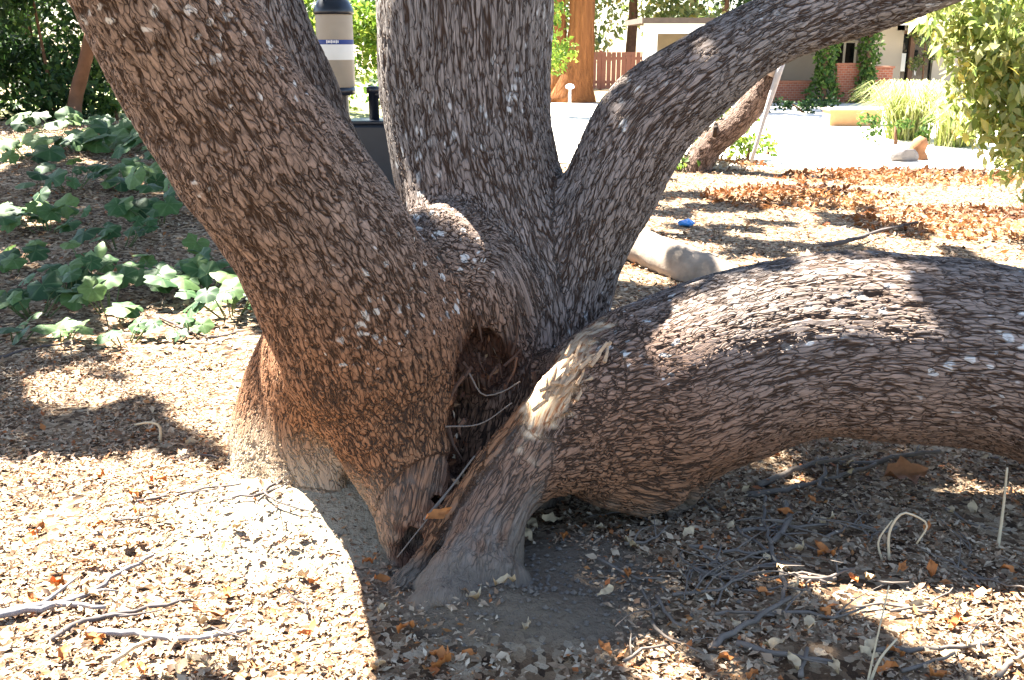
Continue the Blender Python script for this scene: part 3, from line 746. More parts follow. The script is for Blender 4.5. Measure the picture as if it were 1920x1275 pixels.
R_T = [([(0.861, 3.235), (1.004, 3.348), (1.156, 3.405)], .013, .011, 1), ([(0.805, 3.149), (0.944, 3.191), (1.137, 3.279), (1.321, 3.372)], .010, .006, 1),
       ([(1.184, 3.434), (1.251, 3.395), (1.428, 3.454), (1.591, 3.464)], .012, .007, 1), ([(1.128, 3.444), (1.115, 3.302), (1.064, 3.191), (1.097, 3.149)], .008, .006, 0),
       ([(0.532, 2.723), (0.627, 2.716), (0.732, 2.684)], .006, .004, 1), ([(0.529, 2.524), (0.594, 2.628), (0.629, 2.723)], .005, .003, 0),
       ([(0.714, 2.895), (0.753, 2.773), (0.798, 2.691)], .006, .004, 1), ([(0.723, 2.859), (0.816, 2.895), (0.901, 2.895), (1.005, 2.902)], .007, .004, 2),
       ([(0.864, 3.128), (0.811, 2.932), (0.790, 2.756)], .006, .005, 1), ([(0.916, 3.087), (0.893, 2.932), (0.806, 2.789), (0.778, 2.643), (0.774, 2.538), (0.734, 2.427)], .011, .006, 3),
       ([(0.503, 2.227), (0.620, 2.324), (0.763, 2.440)], .010, .006, 0), ([(0.575, 2.246), (0.636, 2.216), (0.725, 2.193), (0.801, 2.177)], .009, .005, 1),
       ([(0.526, 2.597), (0.628, 2.568), (0.736, 2.634), (0.844, 2.628)], .006, .004, 2), ([(0.445, 2.468), (0.551, 2.482), (0.671, 2.553)], .006, .003, 2),
       ([(0.812, 2.568), (0.891, 2.574), (1.001, 2.628)], .007, .004, 1), ([(0.929, 2.239), (1.068, 2.246), (1.223, 2.256)], .008, .005, 1),
       ([(0.963, 2.149), (1.042, 2.182), (1.124, 2.216)], .006, .004, 0), ([(0.361, 2.510), (0.369, 2.400), (0.373, 2.324)], .004, .003, 1),
       ([(0.396, 2.440), (0.416, 2.374), (0.438, 2.287)], .006, .004, 1), ([(0.279, 2.171), (0.325, 2.216), (0.395, 2.232)], .005, .003, 1),
       ([(0.981, 2.824), (1.088, 2.895), (1.143, 2.859)], .006, .003, 1), ([(0.704, 2.116), (0.728, 2.182), (0.747, 2.216)], .007, .005, 0),
       ([(1.196, 2.138), (1.262, 2.193), (1.352, 2.239)], .008, .005, 0), ([(0.251, 2.643), (0.337, 2.568), (0.425, 2.538)], .005, .003, 0),
       ([(0.674, 2.374), (0.782, 2.400), (0.861, 2.374), (0.956, 2.400)], .006, .003, 2), ([(0.545, 2.374), (0.620, 2.387), (0.702, 2.369)], .005, .003, 1)]
for i, (pts, a, b, nb) in enumerate(R_T):
    lab = 'thick bare stick lying in the twig tangle before the arching low limb' if a >= .010 else ('forked grey twig in the tangle before the arching low limb' if nb else 'plain unforked grey twig in the tangle before the arching low limb')
    twig(pts, a, b, lab, 'twigs strewn before the low limb', blue_twig, nb, 20 + i)
r_ = np.random.default_rng(15)
for i in range(36):
    x = r_.uniform(.25, 1.5); y = r_.uniform(2.1, 3.0); a = r_.random() * 6.28; ln = r_.uniform(.10, .28)
    twig([(x, y), (x + math.cos(a) * ln * .5, y + math.sin(a) * ln * .5 + .01), (x + math.cos(a + .3) * ln, y + math.sin(a + .3) * ln)], r_.uniform(.003, .006), .002,
         'short fine twig scattered over the litter before the arching low limb', 'twigs strewn before the low limb', blue_twig, int(r_.integers(0, 3)), 60 + i)
for i in range(14):
    x = r_.uniform(-1.5, -.35); y = r_.uniform(2.15, 4.2); a = r_.random() * 6.28; ln = r_.uniform(.10, .25)
    if not not_in_tree(np.array([x]), np.array([y]))[0]: continue
    twig([(x, y), (x + math.cos(a) * ln * .5, y + math.sin(a) * ln * .5 + .01), (x + math.cos(a + .3) * ln, y + math.sin(a + .3) * ln)], r_.uniform(.0025, .005), .002,
         'thin dark twig scattered on the sun-bleached litter', 'twigs on the bleached litter', twig_dark, 1, 120 + i)
twig([(2.314, 7.327), (2.617, 7.591), (3.037, 8.081), (3.411, 8.375)], .020, .009, 'dark fallen branch with bare side shoots behind the low limb', None, twig_dark, 5, 90, 'fallen_branch', .05, 'branch')

def stalk(pts, r, label, group=None):
    v, f, _ = tube(pts, np.linspace(r, r * .6, len(pts)), 6, .02, .1)
    return tag(obj('dry_stalk', mesh('dry_stalk', v, f), straw_m), label, 'stalk', group)
def arch(b, h, w, lean=.0): return [(b[0], b[1], gz(*b) - .01), (b[0] - .01, b[1], h * .6), (b[0] + .02, b[1] + lean, h), (b[0] + w * .6, b[1] + lean, h * .95), (b[0] + w, b[1] + lean, h * .75), (b[0] + w * .75, b[1], h * .35)]
stalk(arch((1.141, 2.723), .155, .10), .0045, 'dry straw stalk bent over into a square arch on the litter')
b = (1.123, 2.729); stalk([(b[0], b[1], gz(*b) - .01), (b[0] - .02, b[1], .06), (b[0] + .015, b[1], .13)], .004, 'short curved straw stalk at the foot of the bent stalk')
b = (1.498, 2.789); stalk([(b[0], b[1], gz(*b) - .01), (b[0] + .004, b[1] + .01, .12), (b[0] - .003, b[1] + .01, .27)], .0055, 'upright pale straw stalk standing alone in the sunlit strip')
b = (0.867, 2.116); stalk([(b[0], b[1], gz(*b) - .01), (b[0] + .01, b[1] + .0, .1), (b[0] + .03, b[1] + .01, .26)], .003, 'slender reddish dry stalk rising from the shaded litter')
b = (0.877, 2.127); stalk([(b[0], b[1], gz(*b) - .01), (b[0] + .02, b[1] + .0, .06), (b[0] + .06, b[1] + .01, .11)], .004, 'short dry stalk leaning away from the slender stalk')
b = (-1.376, 3.651); stalk([(b[0], b[1], gz(*b) - .01), (b[0] + .005, b[1], .07), (b[0] - .03, b[1], .085), (b[0] - .09, b[1], .075)], .006, 'pale hooked stalk at the edge of the shade band')
b = (-1.118, 3.822); stalk([(b[0], b[1], gz(*b) - .01), (b[0] + .01, b[1], .07), (b[0] + .03, b[1], .10)], .005, 'short pale stub of stalk beside the root flare')
# fine twigs caught in the split
for i, (pts, r) in enumerate([([(-0.199, 2.800, 0.401), (-0.095, 2.800, 0.410), (0.000, 2.800, 0.477)], .0028), ([(-0.128, 2.860, 0.549), (-0.088, 2.840, 0.488), (-0.032, 2.840, 0.496), (0.024, 2.860, 0.523)], .0026), ([(-0.253, 2.620, 0.185), (-0.180, 2.700, 0.248), (-0.111, 2.760, 0.324)], .004), ([(-0.331, 2.600, 0.076), (-0.247, 2.640, 0.175), (-0.194, 2.680, 0.232)], .0022)]):
    v, f, _ = tube(pts, np.linspace(r, r * .7, len(pts)), 6, .02, .1)
    tag(obj('caught_twig', mesh('caught_twig', v, f), blue_twig), ['thin bluish twig bridging the mouth of the hollow', 'drooping twig caught deep in the hollow', 'straight stick wedged along the split in the trunk', 'thin grass-like twig lying over the foot of the leaning stem'][i], 'twig')
one_leaf((-0.220, 2.600), .10, .035, .9, leaf_orange, 'bright orange dead leaf jammed in the split of the trunk', .2, .8, 0, .205)

# fibres standing out of the torn wood, part of the oak
spl = []
r_ = np.random.default_rng(19); A_ = np.array((0.271, 2.960, 0.602)); B_ = np.array((0.081, 2.750, 0.421)); dr_ = (A_ - B_) / np.linalg.norm(A_ - B_)
for i in range(40):
    t = .12 + .66 * r_.random(); c = B_ + (A_ - B_) * t + np.array([r_.normal() * .03, -.01 + r_.normal() * .02, .040 + r_.normal() * .02]); ln = r_.uniform(.03, .075)
    d = dr_ * (1 if r_.random() < .7 else -1) + r_.normal(size=3) * .22
    spl.append(tube([c - d * ln * .6, c + d * ln * .2, c + d * ln * .6 + np.array([0, 0, .008])], [.006, .005, .0012], 5, None, .4, i))
v, f = join(spl); k = okid('splinters', mesh('splinters', v, f, False), plain('splinter_wood', (.45, .30, .18), .9, .5, 60)); k['kind'] = 'stuff'

# debris lodged in the hollow
r_ = np.random.default_rng(44); n = 260; A_ = [np.array(q) for q in ((-0.053, 3.200, 0.547), (-0.095, 3.060, 0.428), (-0.125, 2.940, 0.328), (-0.223, 2.740, 0.168))]
k_ = r_.integers(0, 3, n); t_ = r_.random(n)[:, None]; pt = np.array(A_)[k_] * (1 - t_) + np.array(A_)[k_ + 1] * t_ + r_.normal(size=(n, 3)) * [.035, .03, .03] + [0, .05, -.02]
fd_ = field(pt.astype(np.float32)); pt = pt[(fd_ > -.004) & (fd_ < .03)]; n = len(pt)
tag(obj('hollow_debris', leaf_mesh('hollow_debris', pt, rand_dirs(n, r_), rand_dirs(n, r_, 1), r_.uniform(.015, .04, n), r_.uniform(.008, .018, n), .2, .1, 3), leaf_mat('debris_leaf', [(0, (.06, .025, .015)), (.6, (.2, .08, .035)), (.9, (.42, .3, .18)), (1, (.5, .4, .28))], .1, .8)), 'reddish brown leaf and bark debris lodged in the dark hollow', 'debris', kind='stuff')
# crumbs of soil on the bare patch
r_ = np.random.default_rng(45); V_, F_ = [], []
for i in range(520):
    x = .05 + r_.normal() * .24; y = 2.52 + r_.normal() * .15; q = r_.uniform(.003, .010)
    if not not_in_tree(np.array([x]), np.array([y]))[0]: continue
    o_ = len(V_); z = gz(x, y) + q * .4
    for dx, dy, dz in ((1, 0, 0), (-1, 0, 0), (0, 1, 0), (0, -1, 0), (0, 0, 1), (0, 0, -1)):
        j = r_.uniform(.6, 1.3); V_.append((x + dx * q * j, y + dy * q * j, z + dz * q * j * .8))
    F_ += [(o_ + a, o_ + b, o_ + c) for a, b, c in ((0, 2, 4), (2, 1, 4), (1, 3, 4), (3, 0, 4), (2, 0, 5), (1, 2, 5), (3, 1, 5), (0, 3, 5))]
tag(obj('soil_crumbs', mesh('soil_crumbs', V_, F_, False), plain('soil_crumb', (.12, .10, .082), .95, .3, 60)), 'loose crumbs of grey-brown soil on the bare ground before the root', 'soil', kind='stuff')

# torn shards and dead roots standing in the mouth of the hollow, part of the oak
spl = []; r_ = np.random.default_rng(29)
rim = [np.array(q) for q in ((-0.154, 3.020, 0.601), (-0.181, 2.930, 0.491), (-0.094, 3.100, 0.627), (0.000, 3.120, 0.571), (0.042, 3.000, 0.520), (-0.165, 2.900, 0.362), (-0.090, 2.860, 0.290), (-0.137, 3.060, 0.500), (-0.043, 3.100, 0.469))]
for i in range(18):
    c = rim[i % len(rim)] + r_.normal(size=3) * .022; ln = r_.uniform(.04, .11); d = np.array([r_.normal() * .35, r_.normal() * .2, -1.0 if i % 3 else 1.0]); d /= np.linalg.norm(d)
    w_ = r_.uniform(.004, .009)
    spl.append(tube([c - d * ln * .5, c + np.array([r_.normal() * .008, 0, 0]), c + d * ln * .6], [w_, w_ * .8, .0012], 5, None, .5, i))
v, f = join(spl); k = okid('shards', mesh('shards', v, f, False), plain('shard_wood', (.085, .048, .032), .9, .6, 60)); k['kind'] = 'stuff'

# ------------------------------------------------------------------ lobed green plants in the litter
def lobed_leaf(seed):
    r_ = np.random.default_rng(seed); n = 26; v = [(0, 0, 0)]; f = []
    for ring, k in ((.55, .55), (1.0, 1.0)):
        for i in range(n):
            a = -math.pi + .22 + (2 * math.pi - .44) * i / (n - 1)
            lob = 1 + .10 * math.cos(a * 5.5) + .05 * r_.normal() * (ring == 1.0)
            rr = ring * lob * (1.0 if abs(a) < 2.4 else .86)
            z = -.22 * rr * rr + .06 * math.cos(a * 5.5) * ring ** 2 + .05 * math.sin(a * 2 + seed) * ring
            v.append((rr * math.cos(a), rr * math.sin(a), z))
    for i in range(n - 1):
        f.append((0, 1 + i, 2 + i)); f.append((1 + i, 1 + n + i, 2 + n + i, 2 + i))
    return mesh('leaf', v, f)
def cover_mat():
    t = NT('lobed_leaf_green'); r = t.n('ObjectInfo').outputs['Random']; p = t.objco()
    col = t.ramp(r, [(0, (.03, .075, .03)), (.4, (.055, .125, .04)), (.75, (.10, .18, .05)), (1, (.16, .24, .07))])
    x = t.n('SeparateXYZ', i_0=p); ang = t.math('ARCTAN2', x.outputs[1], x.outputs[0])
    vein = t.math('POWER', t.math('ABSOLUTE', t.math('COSINE', t.math('MULTIPLY', ang, 2.75))), 30)
    col = t.mix(t.math('MULTIPLY', vein, .35), col, (.22, .30, .14))
    col = t.mix(.5, col, t.ramp(t.noise(p, 4, 3), [(.3, .5), (.7, 1.15)]), 'MULTIPLY')
    t.set(col, .55, .25)
    tr = t.n('BsdfTranslucent'); t.put(tr.inputs[0], col); mx = t.n('MixShader'); mx.inputs[0].default_value = .3
    t.t.links.new(t.b.outputs[0], mx.inputs[1]); t.t.links.new(tr.outputs[0], mx.inputs[2]); t.t.links.new(mx.outputs[0], t.out.inputs[0])
    return t.m
cm = cover_mat(); LM = [lobed_leaf(i) for i in range(5)]
for m_ in LM: m_.materials.append(cm)
stem_m = plain('leaf_stalk', (.10, .14, .05), .7, .3, 30)
def cover_plant(xy, n, size, spread, hgt, label, group, seed):
    r_ = np.random.default_rng(seed + 300); x, y = xy; g0 = gz(x, y)
    root = thing('lobed_plant', label, 'plant', (x, y, g0), group)
    for i in range(n):
        a = r_.random() * 6.28; d = spread * math.sqrt(r_.random()); lx, ly = d * math.cos(a), d * math.sin(a)
        h = hgt * r_.uniform(.45, 1.0) + gz(x + lx, y + ly) - g0; s = .8 * size * r_.uniform(.55, 1.15)
        o = bpy.data.objects.new('leaf', LM[int(r_.integers(0, 5))]); C.objects.link(o); o.parent = root
        o.location = (lx, ly, h); o.scale = (s, s, s)
        o.rotation_euler = (Matrix.Rotation(.35 + r_.normal() * .28, 4, 'X') @ Matrix.Rotation(r_.normal() * .3, 4, 'Y') @ Matrix.Rotation(r_.random() * 6.28, 4, 'Z')).to_euler()
        v, f, _ = tube([(lx * .25, ly * .25, -.02), (lx * .7, ly * .7, h * .75), (lx, ly, h + .002)], [.004, .0035, .003], 5)
        obj('leaf_stalk', mesh('leaf_stalk', v, f), stem_m, root)
spots = [((-2.702, 5.501),7,.10),((-2.633, 5.836),7,.11),((-2.306, 5.565),5,.10),((-3.741, 7.621),9,.14),((-3.464, 7.437),7,.12),((-2.783, 7.004),6,.10),((-2.180, 6.104),8,.11),((-1.902, 5.949),7,.11),
         ((-1.608, 5.565),7,.10),((-1.840, 6.436),6,.10),((-2.684, 7.621),6,.12),((-2.737, 8.446),6,.12),((-3.377, 8.734),7,.14),((-3.839, 8.734),7,.14),((-4.413, 10.380),8,.17),((-3.923, 10.380),8,.17),
         ((-4.681, 9.894),7,.16),((-5.244, 11.803),6,.18),((-3.340, 9.456),7,.15),((-4.609, 11.606),7,.18),((-3.965, 10.980),6,.18),((-2.708, 6.266),5,.10),((-3.298, 6.436),5,.10)]
for i, (xy, n, s) in enumerate(spots):
    cover_plant(xy, int(n * 1.6), s, s * 2.6, .20, 'green lobed plant in the shade close beside the leaning stem' if xy[1] < 7 else ('green lobed plant in the middle of the shaded plant patch' if xy[1] < 9.5 else 'broad-leaved green plant at the foot of the dark shrubbery'), 'lobed plants in the shade', i)
sun_sp = [((-1.723, 5.183), 6, .075), ((-2.017, 5.013), 6, .075), ((-2.330, 4.972), 6, .075), ((-2.612, 5.044), 6, .085)]
for i, (xy, n, s) in enumerate(sun_sp):
    cover_plant(xy, n, s, s * 2.2, .10, ['sunlit lobed plant at the shade edge by the leaning stem', 'pale lobed plant low in the sun flecks beside a brown stick', 'low grey-green lobed plant on the sun-flecked litter', 'lobed plant spreading at the far end of the sun-flecked row'][i], None, 50 + i)
cover_plant((0.520, 5.205), 6, .075, .11, .14, 'small pale lobed plant tucked between the oak and its low limb', None, 70)

# ------------------------------------------------------------------ things on the litter behind
v, f, co = tube([(0.548, 7.900, 0.183), (0.824, 7.300, 0.125), (1.029, 6.800, 0.089), (1.225, 6.450, 0.062), (1.442, 6.150, 0.019)], [.13, .125, .13, .135, .11], 18, .06, .14, 3)
tag(obj('fallen_log', mesh('fallen_log', v, f), log_m), 'pale barkless log lying on the litter behind the oak', 'log')
b = (1.489, 8.477)
bm_ = bmesh.new(); bmesh.ops.create_icosphere(bm_, subdivisions=2, radius=.055)
for q in bm_.verts: q.co.x *= 1.3 + .3 * math.sin(q.co.y * 60); q.co.z *= .55 + .25 * math.sin(q.co.x * 80); q.co.y *= 1 + .3 * math.cos(q.co.x * 70)
me = bpy.data.meshes.new('plastic_scrap'); bm_.to_mesh(me); bm_.free()
o = obj('plastic_scrap', me, plain('blue_plastic', (.03, .22, .62), .35, .2, 30, .5)); o.location = (*b, gz(*b) + .03)
tag(o, 'crumpled bright blue plastic scrap on the leaf litter', 'litter')
def rock(xy, s, label, mat, seed):
    r2 = np.random.default_rng(seed); bm_ = bmesh.new(); bmesh.ops.create_icosphere(bm_, subdivisions=3, radius=1)
    ax = unit(r2.normal(size=(9, 3))); lim = r2.uniform(.55, .9, 9)
    for q in bm_.verts:
        c = np.array(q.co)
        for a, l in zip(ax, lim):
            e = c @ a
            if e > l: c = c - a * (e - l)
        q.co = c * np.array(s)
    me = bpy.data.meshes.new('rock'); bm_.to_mesh(me); bm_.free()
    o = obj('rock', me, mat); o.location = (*xy, gz(*xy) + s[2] * .4); return tag(o, label, 'rock')
rock((5.122, 13.305), (.20, .16, .15), 'angular grey rock at the edge of the pale drive', plain('rock_grey', (.17, .155, .15), .95, .35, 8, .1, .7), 4)
b = (5.405, 13.492); v, f, _ = tube([(b[0], b[1], -.02), (b[0] - .02, b[1], .16), (b[0] + .03, b[1], .30)], [.13, .12, .05], 9, .06, .5, 8)
tag(obj('broken_stump', mesh('broken_stump', v, f), plain('stump_wood', (.28, .13, .06), .95, .5, 14)), 'jagged rust-brown stump beside the grey rock', 'stump')
b = (1.726, 11.584); v, f, _ = tube([(b[0], b[1], -.02), (b[0], b[1], .14), (b[0] + .01, b[1], .24)], [.085, .08, .07], 10, .05, .2, 9)
tag(obj('cut_stub', mesh('cut_stub', v, f), plain('stub_wood', (.16, .05, .03), .95, .4, 14)), 'short dark red-brown cut stub behind the upright side stem', 'stump')
def leaf_pile(xy, rx, ry, h, n, L, label, mat, seed):
    r2 = np.random.default_rng(seed); a = r2.random(n) * 6.28; d = np.sqrt(r2.random(n)); x = xy[0] + rx * d * np.cos(a); y = xy[1] + ry * d * np.sin(a)
    z = ground_h(x, y) + h * (1 - d ** 2) * r2.random(n) + .01
    ds = r2.normal(size=(n, 3)); ds[:, 2] *= .5; nn = r2.normal(size=(n, 3)) * .6 + [0, 0, 1]
    LL = r2.uniform(.6, 1.2, n) * L
    return tag(obj('leaf_pile', leaf_mesh('leaf_pile', np.stack([x, y, z], 1), ds, nn, LL, LL * .5, r2.uniform(-.2, .4, n), r2.uniform(-.3, .3, n), seed), mat), label, 'leaf pile')
leaf_pile((2.888, 10.063), 1.0, .8, .09, 1500, .075, 'low heap of rust-orange dead leaves in the dappled litter', rust_m, 1)
leaf_pile((4.088, 8.582), 1.2, .9, .07, 1500, .07, 'spread of orange-brown dead leaves near the hanging shrub', rust_m, 2)
leaf_pile((4.530, 11.584), 1.5, .7, .08, 1500, .08, 'ridge of red-brown dead leaves along the drive edge below the rock', rust_m, 3)
leaf_pile((2.489, 12.773), .8, .5, .10, 700, .08, 'scattered brown leaves round the foot of the leaning branch', litter_m, 4)
# leaning branch with stake
lb = thing('leaning_branch', 'thick barkless branch leaning up to a cut end beside a pale stake', 'branch', (*(2.225, 12.228), 0))
ox, oy = (2.225, 12.228)
def rel(p): return (p[0] - ox, p[1] - oy, p[2])
v, f, _ = tube([rel((2.197, 12.300, -0.093)), rel((2.353, 12.300, 0.260)), rel((2.707, 12.250, 0.611)), rel((2.928, 12.200, 0.923)), rel((3.039, 12.150, 1.210))], [.20, .17, .165, .155, .12], 20, .05, .10, 12)
branch_bark = bark_mat('branch_bark', 16.0, .02, (.25, .19, .16), (.22, .135, .095), (.05, .03, .02), False, 'BUMP')
me = mesh('branch_wood', v, f); vattr(me, 'bark_co', np.array(_)); vattr(me, 'aux', np.tile([.4, .5, 0], (len(v), 1)))
obj('branch_wood', me, branch_bark, lb)
v, f, _ = tube([rel((2.983, 12.100, 1.127)), rel((3.047, 12.100, 1.271))], [.11, .10], 12, None, .15, 3)
obj('cut_end', mesh('cut_end', v, f), plain('cut_wood', (.5, .42, .36), .9, .3, 20), lb)
v, f, _ = tube([rel((2.401, 12.100, 0.436)), rel((2.388, 12.000, 0.550))], [.03, .025], 8); obj('knot', mesh('knot', v, f), plain('dark_knot', (.03, .02, .015), .9), lb)
v, f, _ = tube([(2.805, 11.900, 0.146), (2.961, 11.950, 0.754), (3.126, 12.000, 1.350)], [.022, .03, .045], 8, .2, .05)
tag(obj('stake', mesh('stake', v, f), plain('pale_stake', (.48, .46, .44), .7, .2, 20)), 'thin pale stake standing beside the leaning branch', 'stake')

def bush(name, label, base, centers, radii, n, L, W, mat, seed, droop=0.0, trunk_pts=None, trunk_r=None, group=None, cat='shrub', tmat=None, crown_name='foliage'):
    r2 = np.random.default_rng(seed)
    t = thing(name, label, cat, (base[0], base[1], 0), group)
    p = blob_points(np.array(centers, float), np.array(radii, float), n, r2)
    p = p - np.array([base[0], base[1], 0])
    g = ground_h(p[:, 0] + base[0], p[:, 1] + base[1]); p[:, 2] = np.maximum(p[:, 2], g + .02)
    d = rand_dirs(n, r2, -droop); nn = rand_dirs(n, r2, 1.2); LL = r2.uniform(.65, 1.2, n) * L
    c = obj(crown_name, leaf_mesh(crown_name, p, d, nn, LL, LL * W, .15, -.15, seed), mat, t); c['kind'] = 'stuff'
    if trunk_pts is None: trunk_pts = [[(base[0], base[1], gz(*base) - .05), tuple(np.mean(centers, 0))]]; trunk_r = [.03]
    for pts, r0 in zip(trunk_pts, trunk_r):
        v, f, _ = tube([(q[0] - base[0], q[1] - base[1], q[2]) for q in pts], np.linspace(r0, r0 * .5, len(pts)), 10, .15, .15, seed)
        obj('trunk' if cat == 'tree' else 'stem', mesh('stem', v, f), tmat or small_bark, t)
    return t
def cl(base, n, rx, ry, z0, z1, r0, r1, seed):
    r2 = np.random.default_rng(seed); c = []; rr = []
    for i in range(n):
        a = r2.random() * 6.28; d = math.sqrt(r2.random()); c.append((base[0] + rx * d * math.cos(a), base[1] + ry * d * math.sin(a), r2.uniform(z0, z1))); q = r2.uniform(r0, r1); rr.append((q, q, q * .75))
    return c, rr
# yellow-green plants round the leaning branch
for i, (b, sx, z1, n, lab) in enumerate([((2.731, 13.492), .38, .75, 420, 'lime-green sunlit shrub behind the leaning branch'), ((2.066, 12.441), .28, .30, 160, 'low bright yellow-green plant at the foot of the side stem'), ((3.052, 13.183), .25, .38, 200, 'small yellow-green plant between the leaning branch and its stake'), ((3.533, 14.017), .10, .12, 40, 'tiny yellow-green seedling at the edge of the pale drive')]):
    c, rr = cl(b, 7, sx, .3, .1, z1, .12, .2, 5 + i); bush('sunlit_plant', lab, b, c, rr, n, .10, .6, green_lime, 5 + i)
b = (2.060, 11.824); c, rr = cl((b[0] + .35, b[1] + 1.0), 8, .5, .3, .5, 1.15, .2, .28, 15); bush('sunlit_plant', 'tall lime-green bush glowing between limb and leaning branch', (b[0] + .35, b[1] + 1.0), c, rr, 700, .12, .6, green_lime, 15)

# shrub at the right with long drooping leaves
b = (5.0, 8.4)
c = [(3.50, 8.2, 1.8), (3.62, 8.0, 1.5), (3.9, 8.0, 1.4), (4.2, 8.1, 1.1), (4.3, 8.2, 1.75), (4.4, 8.0, .8), (4.6, 8.2, 1.4), (4.1, 8.4, 1.9), (4.9, 8.3, 1.0), (5.2, 8.3, 1.7), (4.8, 8.5, 2.1), (4.0, 8.0, .85), (3.75, 8.1, 1.1)]
bush('drooping_shrub', 'large sunlit shrub with long drooping olive leaves over the drive', b, c, [(.36, .36, .34)] * len(c), 5600, .13, .42, bright, 40, .9, [[(b[0], b[1], -.05), (4.7, 8.3, .8), (4.3, 8.2, 1.6)], [(b[0], b[1], -.05), (4.9, 8.3, 1.0), (4.6, 8.3, 2.0)], [(b[0], b[1], .5), (4.4, 8.1, 1.0), (3.8, 8.1, 1.2)]], [.035, .03, .02])
c = [(3.72, 7.6, .62), (3.85, 7.6, .50), (4.02, 7.6, .42), (3.9, 7.7, .72)]
bush('drooping_shrub', 'loose sprig of drooping leaves hanging low over the drive edge', (4.3, 7.8), c, [(.16, .16, .14)] * 4, 150, .115, .40, bright, 41, 1.0, [[(4.3, 7.8, .0), (4.15, 7.7, .6), (3.85, 7.6, .7)]], [.012])
# fountain grass
def grass_clump(xy, n, h, spread, label, mat, seed):
    r2 = np.random.default_rng(seed); V = []; F = []
    for i in range(n):
        a = r2.random() * 6.28; out = spread * r2.uniform(.25, 1.0); hh = h * r2.uniform(.6, 1.05); w = .011
        bx, by = r2.normal() * .12, r2.normal() * .12; dx, dy = math.cos(a), math.sin(a); o = len(V)
        for t, z in ((0, 0), (.3, .62), (.62, .95), (1.0, .88 - .25 * r2.random())):
            ww = w * (1 - .85 * t); x = bx + dx * out * t; y = by + dy * out * t
            V += [(x - dy * ww, y + dx * ww, z * hh), (x + dy * ww, y - dx * ww, z * hh)]
        F += [(o, o + 1, o + 3, o + 2), (o + 2, o + 3, o + 5, o + 4), (o + 4, o + 5, o + 7, o + 6)]
    t = thing('grass_clump', label, 'grass', (*xy, gz(*xy)))
    me = np_mesh('blades', np.array(V), np.array(F)); fattr(me, 'rnd', np.repeat(r2.random(n), 8))
    k = obj('blades', me, mat, t); k['kind'] = 'stuff'
pale_grass = leaf_mat('pale_grass', [(0, (.12, .20, .04)), (.4, (.38, .42, .10)), (1, (.62, .60, .36))], .4)
grass_clump((6.341, 16.393), 900, .95, .95, 'fountain of pale sunlit grass blades beside the door', pale_grass, 1)
grass_clump((6.640, 15.274), 500, .7, .6, 'dry-tipped grass clump partly behind the drooping shrub', pale_grass, 2)
b = (5.849, 15.519); c, rr = cl(b, 6, .5, .2, .1, .4, .12, .2, 61); bush('low_green_plant', 'low green leafy plant in front of the pale fountain grass', b, c, rr, 300, .09, .6, green_mid, 61)

# ------------------------------------------------------------------ canister filter and pump in the gap between the stems
ft = thing('pool_filter', 'tall beige canister filter with black domed cap and black pipework', 'filter', (-1.520, 9.000, 1.142)[:2] + (0,))
fx, fy, fz = (-1.520, 9.000, 1.142)
def lathe(name, prof, mat, parent, n=28, loc=(0, 0, 0)):
    V, F = [], []; m = len(prof)
    for r, z in prof:
        for j in range(n): V.append((r * math.cos(j * 6.28319 / n), r * math.sin(j * 6.28319 / n), z))
    for i in range(m - 1):
        for j in range(n): F.append((i * n + j, i * n + (j + 1) % n, (i + 1) * n + (j + 1) % n, (i + 1) * n + j))
    F.append(tuple(range(n))[::-1]); F.append(tuple(range((m - 1) * n, m * n)))
    o = obj(name, mesh(name, V, F), mat, parent); o.location = loc; return o
beige = plain('beige_plastic', (.34, .29, .23), .5, .1, 12, .4, .05); blackp = plain('black_plastic', (.012, .016, .026), .35, .3, 12, .5, .05)
R = .158
z1 = (-1.491, 9.000, 1.737)[2]; z0 = (-1.484, 9.000, 1.120)[2]
body = lathe('canister', [(R * .9, z0), (R, z0 + .02), (R, z1 - .01), (R * .99, z1)], beige, ft)
lathe('cap', [(R * 1.08, z1 - .01), (R * 1.10, z1 + .015), (R * 1.02, z1 + .05), (R * .85, z1 + .10), (R * .55, z1 + .14), (.03, z1 + .155)], blackp, ft)
zb = (-1.473, 9.000, 1.356)[2]; zt = (-1.467, 9.000, 1.480)[2]
lathe('white_band', [(R * 1.004, zb), (R * 1.008, zb + .003), (R * 1.008, zt), (R * 1.004, zt + .003)], plain('white_label', (.75, .74, .70), .5, .05, 20, .3, 0), body)
zs = (-1.465, 9.000, 1.519)[2]
lathe('blue_band', [(R * 1.006, zt + .004), (R * 1.010, zt + .007), (R * 1.010, zs), (R * 1.006, zs + .003)], plain('blue_label', (.02, .05, .22), .5, .1, 20, .3, 0), body)
lm_ = plain('label_print', (.8, .8, .8), .5, .05, 20, .3, 0)
for i in range(8):           # the worn maker's lettering, unreadable at this size
    a = -math.pi / 2 + (i - 3.2) * .085
    k = box_obj('letter', (R * 1.012 * math.cos(a), R * 1.012 * math.sin(a), (zt + zs) / 2 + .006), (.009, .002, .020 + .006 * (i % 3 == 0)), lm_, body); k.rotation_euler = (0, 0, a + math.pi / 2)
v, f, _ = tube([(-.0, 0, z0 + .01), (.0, 0, z0 - .12), (.02, 0, z0 - .30), (.10, 0, z0 - .40), (.25, 0, z0 - .42)], [.10, .095, .09, .085, .085], 14, .05)
obj('elbow_pipe', mesh('elbow_pipe', v, f), blackp, ft)
lathe('collar', [(.12, z0 - .06), (.155, z0 - .05), (.155, z0 + .005), (.12, z0 + .015)], blackp, ft)
px_, _, zt_ = (-1.207, 9.000, 1.097); pz = (-1.217, 9.000, 0.824)[2]
